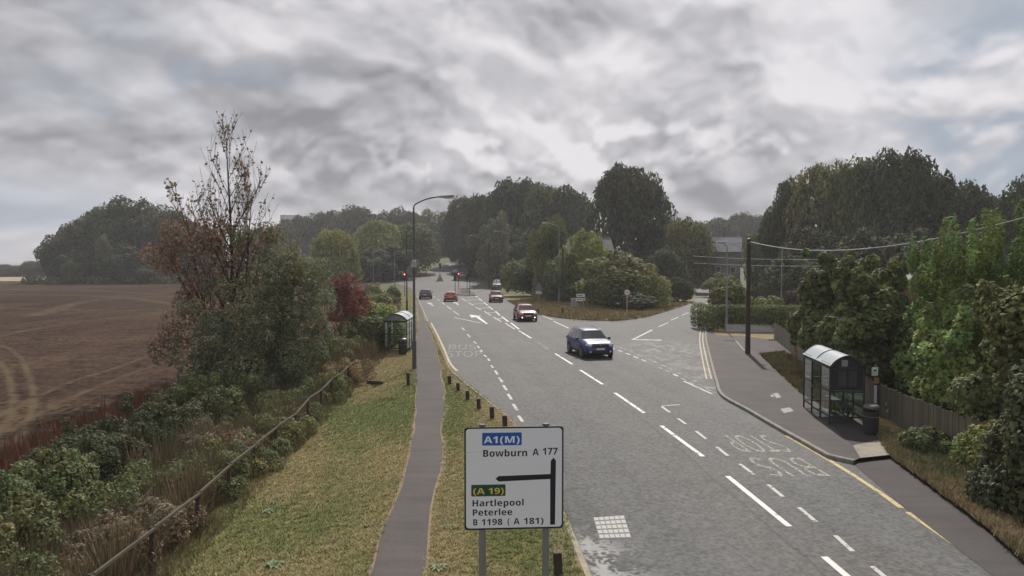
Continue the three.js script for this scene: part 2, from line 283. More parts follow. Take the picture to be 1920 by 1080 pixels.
{
  // ploughed field: a fine sheet with clods and wheelings
  const nx = 300, ns = 300, pos = [], uv = [], idx = [];
  for (let j = 0; j <= ns; j++) { const s = 6 + 186 * (j / ns) ** 1.5; for (let i = 0; i <= nx; i++) { const right = s < 60 ? -12.2 - 0.02 * s : -13.4 - (s - 60) * 0.16, x = right - 175 * (i / nx) ** 1.6;
    pos.push(x, H(x, -s) + 0.08 + 0.10 * (fbm(x * 1.1, s * 1.1, 3, 61) - 0.5) + 0.5 * fbm(x * 0.03, s * 0.03, 2, 62) * sstep(10, 40, s), -s); uv.push(x, s); } }
  for (let j = 0; j < ns; j++) for (let i = 0; i < nx; i++) { const a = j * (nx + 1) + i; idx.push(a, a + nx + 1, a + 1, a + 1, a + nx + 1, a + nx + 2); }
  const g = new THREE.BufferGeometry(); g.setAttribute('position', new THREE.Float32BufferAttribute(pos, 3)); g.setAttribute('uv', new THREE.Float32BufferAttribute(uv, 2)); g.setIndex(idx); g.computeVertexNormals();
  struct('field', g, M.field);
}
// ================================================================== ROADS
const ROAD = 0.03, VERGE = 0.13;
const kerbL = smooth(P([[1135, 1150], [1105, 1080], [1056, 962], [1010, 868], [966, 799], [905, 747], [868, 717], [848, 698], [836, 674], [822, 642], [806, 610], [794, 583], [787, 567], [782, 556]]), 120);
const kerbR1 = smooth(P([[930, 553], [948, 561], [966, 573], [988, 583], [1012, 589], [1042, 596], [1090, 600.5], [1150, 602.5], [1200, 597], [1250, 584.5], [1290, 571], [1302, 565]]), 70);
const kerbR2 = smooth(P([[1352, 578], [1333, 593], [1324, 608], [1321.5, 633], [1326, 660], [1333, 690], [1341, 720], [1352, 746], [1400, 774], [1450, 804], [1510, 838], [1562, 866], [1600, 873]]), 90);
{
  const left = kerbL.slice(), near = [new THREE.Vector3(-0.5, 0, 4), new THREE.Vector3(22, 0, 4)];
  const right = P([[1985, 1120], [1900, 1045], [1780, 960], [1690, 900], [1612, 875]]).concat(kerbR2.slice().reverse());
  const side = P([[1356, 560], [1352, 548], [1356, 538], [1340, 531], [1307, 530], [1303, 548]]).concat(kerbR1.slice().reverse());
  const farR = P([[918, 545], [905, 536], [890, 524], [880, 512], [878, 500], [880, 490]]), farL = P([[868, 483.5], [848, 490], [815, 502], [797, 512], [770, 518.5], [700, 520], [640, 521], [640, 528], [700, 530], [745, 533], [768, 540], [777, 548]]);
  const poly = [...near, ...right, ...side, ...farR, ...farL, ...left.slice().reverse()];
  struct('road', drape(poly, ROAD, 5), M.road);
}
// the far road beyond the right-hand traffic island
// raised verges and pavements are slabs behind the kerbs
const pathLeftEdge = smooth(P([[672, 1130], [690, 1080], [715, 1000], [745, 925], [764, 860], [774, 800], [779, 745], [781, 700], [780, 650], [783, 610], [783, 580], [779, 558]], VERGE), 70);
const pathRightEdge = smooth(P([[785, 1130], [797, 1080], [811, 985], [815, 930], [830, 880], [829, 800], [834, 740], [829, 700], [815, 645], [800, 606], [791, 580], [784, 560]], VERGE), 70);
const vergePoly = [...kerbL, ...P([[776, 553], [740, 550], [690, 560]]), new THREE.Vector3(-14, 0, -90), new THREE.Vector3(-12.4, 0, -40), new THREE.Vector3(-12.2, 0, 3), new THREE.Vector3(0.3, 0, 3)];
struct('grass_verge', drape(vergePoly, VERGE), M.grass);
{
  const rr = rngOf(5), wob = (pts, k) => pts.map((p, i) => { const q = p.clone(); q.x += (fbm(i * 0.9, k, 3, 91) - 0.5) * 0.28; return q; });
  struct('footpath', drape([...wob(pathLeftEdge, 1), ...wob(pathRightEdge, 7).reverse()], VERGE + 0.006), M.path);
  // crumbling pale edging where the turf meets the tarmac
  for (const [pts, s, k] of [[pathLeftEdge, 1, 1], [pathRightEdge, -1, 7]]) {
    const w = wob(resample(pts, 0.4), k), prof = w.map((p, i) => 0.02 + 0.10 * fbm(i * 0.5, k, 3, 13));
    const poly = [...wob(pts, k).map((p, i) => new THREE.Vector3(p.x - s * (0.02 + 0.12 * sstep(0.4, 0.7, fbm(i * 0.7, k, 3, 14))), 0, p.z)), ...wob(pts, k).reverse().map((p) => new THREE.Vector3(p.x + s * 0.03, 0, p.z))];
    struct('path_edging', drape(poly, VERGE + 0.010), M.dirt);
  }
}
// bare soil along the kerb under the bollards
struct('bare_soil', drape([...P([[842, 700], [858, 716], [890, 742], [930, 772], [962, 800], [1052, 965], [1100, 1085]]), ...P([[1050, 1085], [1022, 985], [945, 806], [905, 776], [870, 745], [845, 722], [836, 706]])], VERGE + 0.008), M.dirt);
const cornerPoly = [...kerbR1, ...P([[1304, 556], [1306, 545]]), new THREE.Vector3(40, 0, -120), new THREE.Vector3(5, 0, -122)];
struct('corner_verge', drape(cornerPoly, VERGE), M.drygrass);
const pavePoly = [...kerbR2, ...P([[1613, 867], [1668, 862], [1649, 833], [1610, 806], [1600, 775], [1560, 745], [1507, 700], [1455, 660], [1440, 640], [1455, 632], [1452, 626], [1362, 626], [1352, 600], [1356, 578]])];
struct('pavement', drape(pavePoly, VERGE), M.path);
struct('lawn_patch', drape(P([[1424, 668], [1470, 663], [1512, 690], [1555, 722], [1600, 750], [1640, 800], [1600, 786], [1545, 770], [1503, 744], [1458, 702]]), VERGE + 0.006), M.grass);
struct('brown_strip', drape(P([[1362, 627], [1452, 627], [1470, 640], [1440, 640], [1400, 634], [1345, 632], [1330, 620], [1328, 608], [1350, 612]]), VERGE + 0.006), M.drygrass);
struct('shelter_base', drape(P([[1552, 799], [1600, 788], [1640, 790], [1690, 830], [1649, 833], [1600, 844]]), VERGE + 0.010), M.newtar);
struct('concrete_slab', drape(P([[1599, 844], [1649, 833], [1669, 862], [1613, 868]]), VERGE + 0.014), M.concrete);
struct('driveway', drape(P([[1395, 640], [1470, 643], [1496, 668], [1430, 664], [1400, 655]]), VERGE + 0.012), M.drive);
struct('entrance_apron', drape(P([[1600, 873], [1670, 862], [1760, 930], [1840, 990], [1935, 1075], [1985, 1120], [1870, 1090], [1700, 958]]), ROAD + 0.008), M.drive);
struct('right_bank', drape([...P([[1669, 862], [1760, 930], [1840, 990], [1935, 1075], [2000, 1130]]), new THREE.Vector3(30, 0, 0), new THREE.Vector3(40, 0, -20), new THREE.Vector3(30, 0, -36), ...P([[1512, 690], [1555, 722], [1600, 752], [1640, 800], [1690, 832], [1649, 833]])], VERGE - 0.004), M.grass);

const kp = [[0, -0.12], [0.0, 0.095], [0.02, 0.115], [0.13, 0.118], [0.14, 0.0]];
const kflip = kp.map(([a, b]) => [-a, b]).reverse();
struct('kerb', sweep(kerbL, kp, ROAD), M.kerbPale);
struct('kerb', sweep(kerbR1, kp.map(([a, b]) => [a, b]), ROAD), M.kerbPale);
struct('kerb', sweep(kerbR2, kp.map(([a, b]) => [a, b]), ROAD), M.kerb);

// ================================================================== ROAD MARKINGS: each mark is a piece of the road
const road = scene.getObjectByName('road');
const markUp = ROAD + 0.006;
function mark(name, pts, mat, lift = markUp) { const m = mesh(name, drape(pts, lift, 6), mat, road); return m; }
function dash(name, x1, y1, x2, y2, w, mat) {
  const a = G(x1, y1), b = G(x2, y2), d = b.clone().sub(a).setY(0).normalize(), n = new THREE.Vector3(-d.z, 0, d.x).multiplyScalar(w / 2);
  return mark(name, [a.clone().add(n), b.clone().add(n), b.clone().sub(n), a.clone().sub(n)], mat);
}
for (const [a, b, c, d] of [[1640, 1128, 1545, 1047], [1364, 895, 1480, 990], [1240, 800, 1318, 858], [1153, 738, 1208, 776], [1088, 695, 1130, 722], [1041, 664, 1073, 684]]) dash('centre_line_dash', a, b, c, d, 0.14, M.fresh);
dash('centre_line_dash', 1008, 642, 1029, 656, 0.13, M.faint);
for (const [a, b, c, d] of [[973.5, 621, 996, 635], [958, 606, 973, 618], [941, 594, 953, 604], [929, 584, 937, 592], [916, 575, 924, 581], [907, 567, 914, 573], [898, 560, 904, 565], [891, 554.5, 896, 558]]) dash('hatch_border_dash', a, b, c, d, 0.17, M.fresh);
for (const [a, b, c, d] of [[947, 606, 965, 618], [925, 595, 940, 604], [908, 584, 920, 592], [891, 576, 903, 582], [878, 567.5, 888, 573.5], [866, 560, 874, 565]]) dash('hatch_border_dash', a, b, c, d, 0.16, M.white);
for (const [a, b, c, d] of [[862, 558, 893, 556.5], [872, 564, 901, 562], [884, 571, 910, 569], [897, 579, 918, 577], [910, 588, 932, 586], [928, 599, 945, 597]]) dash('hatch_bar', a, b, c, d, 0.32, M.white);
for (const [a, b, c, d] of [[820, 561, 824.5, 564.5], [828, 567, 834, 571.5], [838, 574.5, 846, 580.5], [850, 584, 861, 591], [812, 556, 816, 558.5]]) dash('lane_dash', a, b, c, d, 0.15, M.white);
for (const [a, b, c, d] of [[888, 641, 893, 645], [895, 649, 898.5, 653.5], [901, 657, 903.5, 661], [907, 666, 912, 670.5], [915, 673, 918, 678], [921, 686, 924.5, 691], [928, 696, 933, 703.5], [935.5, 709, 942, 718], [943.5, 723.5, 950, 733], [952.5, 740, 959, 750.5], [962, 759, 970, 771], [972, 781, 980, 792.5], [876, 627, 881, 633], [866, 615, 871, 620]]) dash('bay_line_dash', a, b, c, d, 0.12, M.white);
for (const [a, b, c, d] of [[1271, 786, 1286, 797], [1305, 810, 1324, 825], [1344, 840, 1365, 857], [1387, 872, 1414, 892], [1440, 911, 1468, 934], [1498, 954, 1530, 981], [1566, 1007, 1599, 1037], [1635, 1065, 1672, 1096]]) dash('stop_box_dash', a, b, c, d, 0.1, M.white);
dash('stop_box_dash', 1240, 763, 1275, 760, 0.11, M.white); dash('stop_box_dash', 1241, 764, 1256, 775, 0.11, M.white);
// turn arrow and lane arrow
mark('turn_arrow', P([[911, 608], [915, 608], [898, 594], [903, 593], [880, 590.5], [884, 596], [892, 595]]), M.fresh); dash('turn_arrow', 852, 596, 902, 606.5, 0.2, M.white);
mark('lane_arrow', P([[811, 574], [814, 574], [808, 569.5], [812, 569], [801, 567.5], [802, 570], [805, 570]]), M.white);
mark('lane_arrow', P([[858, 572.5], [861, 572.3], [856, 567.5], [859.5, 567.2], [849, 566], [850, 569], [853.5, 568.8]]), M.white);
// give-way lines across the side road
for (let i = 0; i < 12; i++) { const t = i / 12, u = t + 0.045, X = (v) => lerp(1144, 1322, v), Y = (v) => 652 + 82 * (v * 0.78 + 0.22 * v * v); dash('give_way_dash', X(t), Y(t), X(u), Y(u), 0.16, i < 4 || i % 4 === 0 ? M.white : M.faint); dash('give_way_dash', X(t) + 7, Y(t) - 3.5, X(u) + 7, Y(u) - 3.5, 0.16, M.faint); }
dash('edge_line', 1282, 716, 1335, 740, 0.12, M.white); dash('edge_line', 1310, 722, 1340, 738, 0.12, M.faint); dash('edge_line', 1322, 728, 1341, 729, 0.12, M.white);
mark('give_way_triangle', P([[1222, 618.5], [1224, 620], [1190, 637], [1240, 638], [1240, 639.5], [1183, 638]]), M.white);
for (const [a, b, c, d] of [[1235, 613.5, 1253, 605.5], [1258, 601, 1272, 595], [1278, 592, 1291, 587], [1297, 583, 1309, 578], [1315, 574, 1327, 569]]) dash('side_road_dash', a, b, c, d, 0.16, M.white);
for (const [a, b, c, d] of [[1016, 592, 1036, 600], [1038, 603, 1066, 616]]) dash('give_way_dash', a, b, c, d, 0.2, M.white);
mark('yellow_line', [...sweepEdge(P([[1475, 819], [1540, 856], [1600, 893], [1650, 926], [1690, 955]]), 0.13)], M.yellow);
mark('yellow_line', [...sweepEdge(P([[1702, 963], [1760, 1003], [1820, 1044], [1880, 1085]]), 0.13)], M.yellow);
for (const o of [0, 0.23]) mark('double_yellow_line', sweepEdge(smooth(P([[1347, 582], [1326, 597], [1316, 612], [1312, 638], [1315, 662], [1319, 684], [1325, 712]]), 30).map((p) => p.add(new THREE.Vector3(o, 0, 0))), 0.075), M.beige);
mark('yellow_line', sweepEdge(smooth(P([[806, 606], [817, 628], [829, 655], [841, 684], [853, 697]]), 24).map((p) => p.add(new THREE.Vector3(0.12, 0, 0))), 0.14), M.beige);
function sweepEdge(pts, w) { const L = [], R = []; pts.forEach((p, i) => { const a = pts[Math.max(0, i - 1)], b = pts[Math.min(pts.length - 1, i + 1)], d = b.clone().sub(a).setY(0).normalize(), n = new THREE.Vector3(-d.z, 0, d.x).multiplyScalar(w / 2); L.push(p.clone().add(n)); R.push(p.clone().sub(n)); }); return [...L, ...R.reverse()]; }
// stencilled words
function words(name, text, c, across, along, w, len, rgb, wear) {
  const t = canvasTex(512, 512, (g) => { g.fillStyle = '#000'; g.fillRect(0, 0, 512, 512); g.fillStyle = '#fff'; g.textAlign = 'center'; g.textBaseline = 'middle'; g.font = '240px sans-serif'; g.save(); g.translate(256, 262); const m = g.measureText(text).width; g.scale(480 / m, 2.55); g.fillText(text, 0, 0); g.restore();
    const q = rngOf(name.length * 77 + text.length); g.fillStyle = '#000'; for (let i = 0; i < wear; i++) { const r = 1 + q() * 8 * q(); g.globalAlpha = 0.75; g.beginPath(); g.arc(q() * 512, q() * 512, r, 0, 7); g.fill(); } }, false);
  const m = std(rgb, { alphaMap: t, transparent: true, roughness: 0.8 }), g = new THREE.BufferGeometry(), v = (u, s) => { const p = c.clone().addScaledVector(across, u * w / 2).addScaledVector(along, s * len / 2); return [p.x, H(p.x, p.z) + markUp, p.z]; };
  g.setAttribute('position', new THREE.Float32BufferAttribute([v(-1, -1), v(1, -1), v(1, 1), v(-1, 1)].flat(), 3)); g.setAttribute('uv', new THREE.Float32BufferAttribute([0, 0, 1, 0, 1, 1, 0, 1], 2)); g.setIndex([0, 1, 2, 0, 2, 3]); g.computeVertexNormals(); mesh(name, g, m, road);
}
{
  const far = new THREE.Vector3(-0.055, 0, -1).normalize(), right = new THREE.Vector3(1, 0, -0.055).normalize();
  words('stencilled_word', 'BUS', G(866, 651.5), right, far, 2.1, 3.2, [0.30, 0.285, 0.26], 5200);
  words('stencilled_word', 'STOP', G(871, 664.5), right, far, 2.4, 3.2, [0.30, 0.285, 0.26], 5200);
  const back = new THREE.Vector3(0.06, 0, 1).normalize(), left = new THREE.Vector3(-1, 0, 0.02).normalize();
  words('stencilled_word', 'STOP', G(1414, 833), left, back, 1.75, 2.4, [0.33, 0.31, 0.27], 4000);
  words('stencilled_word', 'BUS', G(1476, 877), left, back, 1.8, 2.1, [0.33, 0.31, 0.27], 4000);
}
// service cover in the carriageway, with cast ribs
{
  const c = P([[1112, 973], [1170, 969], [1184, 1012], [1124, 1014]]), cover = mesh('service_cover', drape(c, ROAD + 0.006), std([0.16, 0.155, 0.15], { roughness: 0.7, map: rep(grainTex, 1) }), road);
  const [a, b, cc, d] = c, rib = std([0.27, 0.26, 0.25], { roughness: 0.6 });
  for (let i = 0; i < 6; i++) for (let j = 0; j < 5; j++) { const at = (u, v) => a.clone().lerp(b, u).lerp(d.clone().lerp(cc, u), v), u0 = (i + 0.1) / 6, u1 = (i + 0.9) / 6, v0 = (j + 0.14) / 5, v1 = (j + 0.86) / 5; mesh('rib', drape([at(u0, v0), at(u1, v0), at(u1, v1), at(u0, v1)], ROAD + 0.012), rib, cover); }
}
{ const pv = scene.getObjectByName('pavement'); for (const q of [[[1463, 767], [1480, 764], [1489, 771], [1470, 775]], [[1449, 738], [1458, 737], [1465, 745], [1456, 747]], [[1444, 741], [1449, 740], [1452, 744], [1447, 745]]]) mesh('inspection_cover', drape(P(q, VERGE), VERGE + 0.008), std([0.22, 0.21, 0.2], { roughness: 0.7 }), pv); }
dash('drive_edge', 1372, 634, 1396, 662, 0.14, M.kerb).position.y = 0.12;

// ================================================================== PLANTS
function leafMat(rgb, tr = 0.42) { const m = new THREE.MeshPhysicalMaterial({ vertexColors: true, roughness: 0.75, transmission: tr, thickness: 0, side: THREE.DoubleSide, specularIntensity: 0.35 }); m.color.setRGB(...rgb); return m; }
const LM = {
  dark: leafMat([0.084, 0.096, 0.042]), mid: leafMat([0.155, 0.180, 0.068]), olive: leafMat([0.19, 0.20, 0.080]), yellow: leafMat([0.29, 0.31, 0.10]),
  rust: leafMat([0.30, 0.205, 0.145]), red: leafMat([0.25, 0.10, 0.082]), brown: leafMat([0.24, 0.18, 0.115]), grey: leafMat([0.22, 0.235, 0.14]), lime: leafMat([0.23, 0.30, 0.095]),
  plum: leafMat([0.11, 0.075, 0.075]), straw: leafMat([0.32, 0.24, 0.13], 0.2),
};
M.bark = std([0.085, 0.070, 0.055], { map: rep(woodTex, 0.6, 1.5), roughness: 1 });
M.barkPale = std([0.20, 0.18, 0.15], { map: rep(woodTex, 0.6, 1.5), roughness: 1 });
M.twig = std([0.06, 0.048, 0.04], { roughness: 1 });

class Leaves {
  constructor(seed) { this.r = rngOf(seed); this.p = []; this.c = []; }
  add(x, y, z, nx, ny, nz, size, tone, aspect = 0.62) {
    const r = this.r; let ax = nx + (r() - 0.5) * 1.6, ay = ny + (r() - 0.5) * 1.6, az = nz + (r() - 0.5) * 1.6; let l = Math.hypot(ax, ay, az) || 1; ax /= l; ay /= l; az /= l;
    let ux = r() - 0.5, uy = r() - 0.5, uz = r() - 0.5; let d = ux * ax + uy * ay + uz * az; ux -= d * ax; uy -= d * ay; uz -= d * az; l = Math.hypot(ux, uy, uz) || 1; ux /= l; uy /= l; uz /= l;
    const vx = ay * uz - az * uy, vy = az * ux - ax * uz, vz = ax * uy - ay * ux, s = size * (0.45 + r() * 1.1), w = s * aspect * 0.5, f = s * 0.12;
    const A = [x - ux * s / 2, y - uy * s / 2, z - uz * s / 2], B = [x + vx * w - ax * f, y + vy * w - ay * f, z + vz * w - az * f], C = [x + ux * s / 2, y + uy * s / 2, z + uz * s / 2], D = [x - vx * w - ax * f, y - vy * w - ay * f, z - vz * w - az * f];
    this.p.push(...A, ...B, ...C, ...A, ...C, ...D); for (let k = 0; k < 6; k++) this.c.push(tone[0], tone[1], tone[2]);
  }
  geo() { const g = new THREE.BufferGeometry(); g.setAttribute('position', new THREE.Float32BufferAttribute(this.p, 3)); g.setAttribute('color', new THREE.Float32BufferAttribute(this.c, 3)); g.computeVertexNormals(); return g; }
}
// leaf tone: a neutral multiplier with a slight hue spread
const toneOf = (r, spread = 0.5, warm = 0.25) => { const v = 1 + (r() - 0.5) * spread * 2, w = (r() - 0.5) * warm; return [v * (1 + w), v, v * (1 - w * 0.6)]; };
// a crown of n leaf sprays in lobes [[x,y,z,rx,ry,rz]...]
function crownGeo(seed, lobes, n, size, opt = {}) {
  const L = new Leaves(seed), r = L.r, spread = opt.spread ?? 0.5, wts = lobes.map((l) => (l[3] * l[4] + l[3] * l[5] + l[4] * l[5])), tot = wts.reduce((a, b) => a + b);
  const lt = lobes.map(() => { const t = toneOf(r, opt.lobeSpread ?? 0.22, 0.25); return t; });
  let guard = 0, k = 0;
  while (k < n && guard++ < n * 6) {
    let q = r() * tot, i = 0; while (q > wts[i] && i < lobes.length - 1) q -= wts[i++];
    const [cx, cy, cz, rx, ry, rz] = lobes[i];
    const z = r() * 2 - 1, a = r() * Math.PI * 2, h = Math.sqrt(1 - z * z), dx = h * Math.cos(a), dy = z, dz = h * Math.sin(a);
    if (dy < -0.75 && r() < 0.7) continue;
    const rad = (0.72 + 0.34 * Math.sqrt(r())) * (0.74 + 0.54 * fbm(dx * 2.3 + i * 3.7 + 9, dy * 2.3 + dz * 1.9 + 4, 3, seed));
    const x = cx + dx * rx * rad, y = cy + dy * ry * rad, zz = cz + dz * rz * rad;
    let buried = false; for (let m = 0; m < lobes.length; m++) if (m !== i) { const l = lobes[m]; if (((x - l[0]) / l[3]) ** 2 + ((y - l[1]) / l[4]) ** 2 + ((zz - l[2]) / l[5]) ** 2 < 0.42) { buried = true; break; } }
    if (buried && r() < 0.8) continue;
    const t = toneOf(r, spread), u = lt[i]; L.add(x, y, zz, dx, dy + 0.2, dz, size, [t[0] * u[0], t[1] * u[1], t[2] * u[2]], opt.aspect); k++;
  }
  return L.geo();
}
// unit crowns: width 1, height 1, standing on y = 0
function unitCrown(seed, kind, n, size) {
  const r = rngOf(seed), lobes = [];
  if (kind === 'dome') { lobes.push([0, 0.52, 0, 0.36, 0.40, 0.36]); for (let i = 0; i < 17; i++) { const a = r() * 6.28, e = r() * 1.5 - 0.35, R = 0.17 + r() * 0.1; lobes.push([Math.cos(a) * Math.cos(e) * 0.34, 0.5 + Math.sin(e) * 0.38, Math.sin(a) * Math.cos(e) * 0.34, R, R * 0.9, R]); } for (let i = 0; i < 46; i++) { const a = r() * 6.28, e = r() * 1.75 - 0.3, R = 0.05 + r() * 0.06, q = 0.40 + r() * 0.08; lobes.push([Math.cos(a) * Math.cos(e) * q, 0.5 + Math.sin(e) * 0.46, Math.sin(a) * Math.cos(e) * q, R, R, R]); } }
  if (kind === 'oval') { lobes.push([0, 0.5, 0, 0.3, 0.44, 0.3]); for (let i = 0; i < 16; i++) { const y = 0.12 + r() * 0.8, w = 0.36 * Math.sqrt(Math.max(0.05, 1 - ((y - 0.45) / 0.58) ** 2)), a = r() * 6.28, R = 0.13 + r() * 0.09; lobes.push([Math.cos(a) * w, y, Math.sin(a) * w, R, R * 0.95, R]); } }
  if (kind === 'spiky') { lobes.push([0, 0.42, 0, 0.30, 0.36, 0.30]); for (let i = 0; i < 34; i++) { const y = 0.06 + 0.9 * Math.pow(r(), 0.9), w = 0.46 * Math.sqrt(Math.max(0.02, 1 - Math.pow(y, 1.5))), a = r() * 6.28, q = 0.35 + 0.65 * Math.sqrt(r()), R = 0.075 + r() * 0.07; lobes.push([Math.cos(a) * w * q, y, Math.sin(a) * w * q, R, R * 1.1, R]); } }
  if (kind === 'bush') { for (let i = 0; i < 16; i++) { const a = r() * 6.28, d = Math.sqrt(r()) * 0.33, R = 0.16 + r() * 0.1; lobes.push([Math.cos(a) * d, 0.18 + r() * 0.55 * (1 - d), Math.sin(a) * d, R, R * 1.15, R]); } for (let i = 0; i < 26; i++) { const a = r() * 6.28, e = r() * 1.5, R = 0.05 + r() * 0.06; lobes.push([Math.cos(a) * Math.cos(e) * 0.46, 0.3 + Math.sin(e) * 0.58, Math.sin(a) * Math.cos(e) * 0.46, R, R * 1.3, R]); } }
  // lopsided, never a ball
  for (const l of lobes) { const a = Math.atan2(l[2], l[0]), k = 0.80 + 0.45 * fbm(Math.cos(a) * 1.3 + l[1] * 2.2 + seed, Math.sin(a) * 1.3 + 5, 2, seed); l[0] *= k; l[2] *= k; l[1] = 0.5 + (l[1] - 0.5) * (0.86 + 0.3 * fbm(Math.cos(a) * 1.6 + 3, Math.sin(a) * 1.6 + seed, 2, seed + 3)); }
  const g = crownGeo(seed + 7, lobes, n, size), p = g.attributes.position, q = (k) => { const v = []; for (let i = 0; i < p.count; i += 3) v.push(p.getComponent(i, k)); v.sort((x, y) => x - y); return [v[Math.floor(v.length * 0.004)], v[Math.floor(v.length * 0.996)]]; };
  const X = q(0), Y = q(1), Z = q(2); g.translate(-(X[0] + X[1]) / 2, -Y[0], -(Z[0] + Z[1]) / 2); g.scale(1 / (X[1] - X[0]), 1 / (Y[1] - Y[0]), 1 / (Z[1] - Z[0])); return g;
}
const UC = { dome: [1, 2, 3, 4, 5].map((s) => unitCrown(100 + s, 'dome', 15000, 0.041)), oval: [1, 2, 3, 4].map((s) => unitCrown(200 + s, 'oval', 12500, 0.041)), spiky: [1, 2].map((s) => unitCrown(300 + s, 'spiky', 10500, 0.045)), bush: [1, 2, 3, 4].map((s) => unitCrown(400 + s, 'bush', 8500, 0.052)) };
function trunkGeo(seed, h, r0, spreadW, top = 0.8) {
  const r = rngOf(seed), gs = [rod([0, -0.3, 0], [(r() - 0.5) * 0.2, h * top, (r() - 0.5) * 0.2], r0, 8, r0 * 0.35)];
  for (let i = 0; i < 6; i++) { const y = h * (0.25 + 0.08 * i), a = i * 2.4 + r(); gs.push(rod([0, y, 0], [Math.cos(a) * spreadW * 0.34, y + h * 0.22, Math.sin(a) * spreadW * 0.34], r0 * 0.42, 5, r0 * 0.12)); }
  return gs;
}
let treeSeed = 1;
// px: centre in the photograph, d: metres away, top: pixel row of its top, w: width in pixels
function tree(name, label, px, d, top, wpx, kind, mat, opt = {}) {
  const q = W(px, top, d), base = H(q.x, q.z), h = q.y - base, w = wpx / F * d * (opt.fat ?? 1), sd = treeSeed++;
  const t = thing(name, label, opt.category || 'tree', [q.x, base, q.z], (sd * 2.399) % 6.28, opt.group);
  const cf = opt.clear ?? 0.14, c = mesh('crown', UC[kind][sd % UC[kind].length], LM[mat], t); c.scale.set(w, h * (1 - cf), w * (opt.depth ?? 1)); c.position.y = h * cf;
  if (kind !== 'bush' || opt.trunk) mesh('trunk', trunkGeo(sd, h, opt.r ?? Math.max(0.12, h * 0.02), w), M[opt.bark || 'bark'], t);
  else mesh('stem', [rod([0, -0.1, 0], [0.1 * w, h * 0.5, 0], 0.03 + h * 0.01, 5, 0.02), rod([0, -0.1, 0], [-0.14 * w, h * 0.5, 0.1 * w], 0.03 + h * 0.01, 5, 0.02), rod([0, -0.1, 0], [0, h * 0.55, -0.15 * w], 0.03 + h * 0.01, 5, 0.02)], M.twig, t);
  return t;
}
const FW = 'far wood beyond the ploughed field', CW = 'dark wood behind the junction', RW = 'tall trees behind the garden hedge', HW = 'hillside wood beyond the traffic lights', SK = 'woods along the skyline';
// wood across the field
for (const [px, d, top, w, k, m, label] of [
  [118, 196, 438, 86, 'oval', 'dark', 'lowest dark green tree at the open end of the wood beyond the field'],
  [158, 200, 412, 110, 'dome', 'dark', 'rounded dark tree second from the open end of the field wood'],
  [212, 204, 386, 120, 'dome', 'mid', 'tall rounded tree rising to the crest of the field wood'],
  [268, 206, 374, 120, 'oval', 'dark', 'tallest dark tree at the crest of the field wood'],
  [318, 204, 398, 110, 'dome', 'dark', 'dark tree of the field wood partly behind the rust tree'],
  [365, 206, 420, 110, 'dome', 'dark', 'dark green tree of the field wood hidden behind the rust tree'],
  [150, 190, 470, 90, 'bush', 'dark', 'dark underwood tree low at the front of the field wood'],
  [250, 192, 462, 120, 'bush', 'dark', 'broad dark underwood tree in the middle of the field wood']]) tree('field_wood_tree', label, px, d, top, w, k, m, { group: FW, clear: 0.02 });
tree('pale_tree', 'small pale lollipop tree standing before the dark field wood', 194, 186, 440, 30, 'oval', 'olive', { clear: 0.42, bark: 'barkPale', r: 0.16 });
tree('field_edge_bush', 'rounded bush beside the pale lollipop tree at the field edge', 222, 184, 487, 36, 'bush', 'dark', { category: 'bush' });
tree('field_edge_bush', 'low bush on the far hedge before the field wood', 132, 184, 486, 34, 'bush', 'mid', { category: 'bush' });
tree('field_edge_bush', 'wide bush at the field edge nearest the rust tree', 278, 184, 498, 50, 'bush', 'dark', { category: 'bush' });
// skyline
for (const [px, d, top, w, label] of [[-10, 300, 496, 90, 'hazy far tree at the outer end of the low skyline wood'], [36, 300, 498, 80, 'hazy far tree with a flat top on the low skyline'], [78, 290, 488, 70, 'hazy far tree where the low skyline meets the field wood'],
  [1345, 330, 410, 80, 'hazy skyline tree above the pale roofed house'], [1385, 340, 402, 80, 'tallest hazy skyline tree between the house and the tall garden trees'], [1425, 340, 405, 80, 'hazy skyline tree touching the tall garden trees'], [1300, 300, 418, 70, 'hazy skyline tree beside the big domed tree']]) tree('skyline_tree', label, px, d, top, w, 'dome', 'dark', { group: SK, clear: 0 });
// hillside to the left of the road
for (const [px, d, top, w, k, m, label] of [
  [560, 330, 408, 90, 'dome', 'dark', 'hillside tree beside the small far farmhouse'], [610, 325, 398, 100, 'dome', 'dark', 'rounded hillside tree above the light green roadside tree'],
  [665, 320, 390, 100, 'dome', 'dark', 'highest rounded tree on the left hillside'], [720, 320, 392, 96, 'oval', 'dark', 'hillside tree behind the left hand street lamps'],
  [765, 315, 398, 80, 'dome', 'dark', 'hillside tree just behind the tall near street lamp'], [530, 320, 425, 90, 'dome', 'dark', 'dark hillside tree behind the sparse tree'], [480, 300, 430, 90, 'dome', 'dark', 'dark hillside tree hidden by the sparse tree']]) tree('hillside_tree', label, px, d, top, w, k, m, { group: HW, clear: 0.02 });
tree('lime_tree', 'bright yellow green tree at the field corner', 628, 150, 433, 92, 'dome', 'yellow', { clear: 0.02 });
for (const [px, d, top, w, k, m, label] of [[706, 195, 416, 92, 'dome', 'yellow', 'yellow green tree behind the two left street lamps'], [768, 205, 420, 104, 'dome', 'olive', 'olive green tree overhanging the road bend'], [660, 215, 440, 70, 'dome', 'dark', 'dark tree between the two yellow green trees'],
  [738, 185, 462, 90, 'bush', 'dark', 'dark undergrowth tree below the yellow green roadside trees'], [690, 180, 470, 80, 'bush', 'dark', 'dark undergrowth behind the red leaved bush']]) tree('roadside_tree', label, px, d, top, w, k, m, { clear: 0.03 });
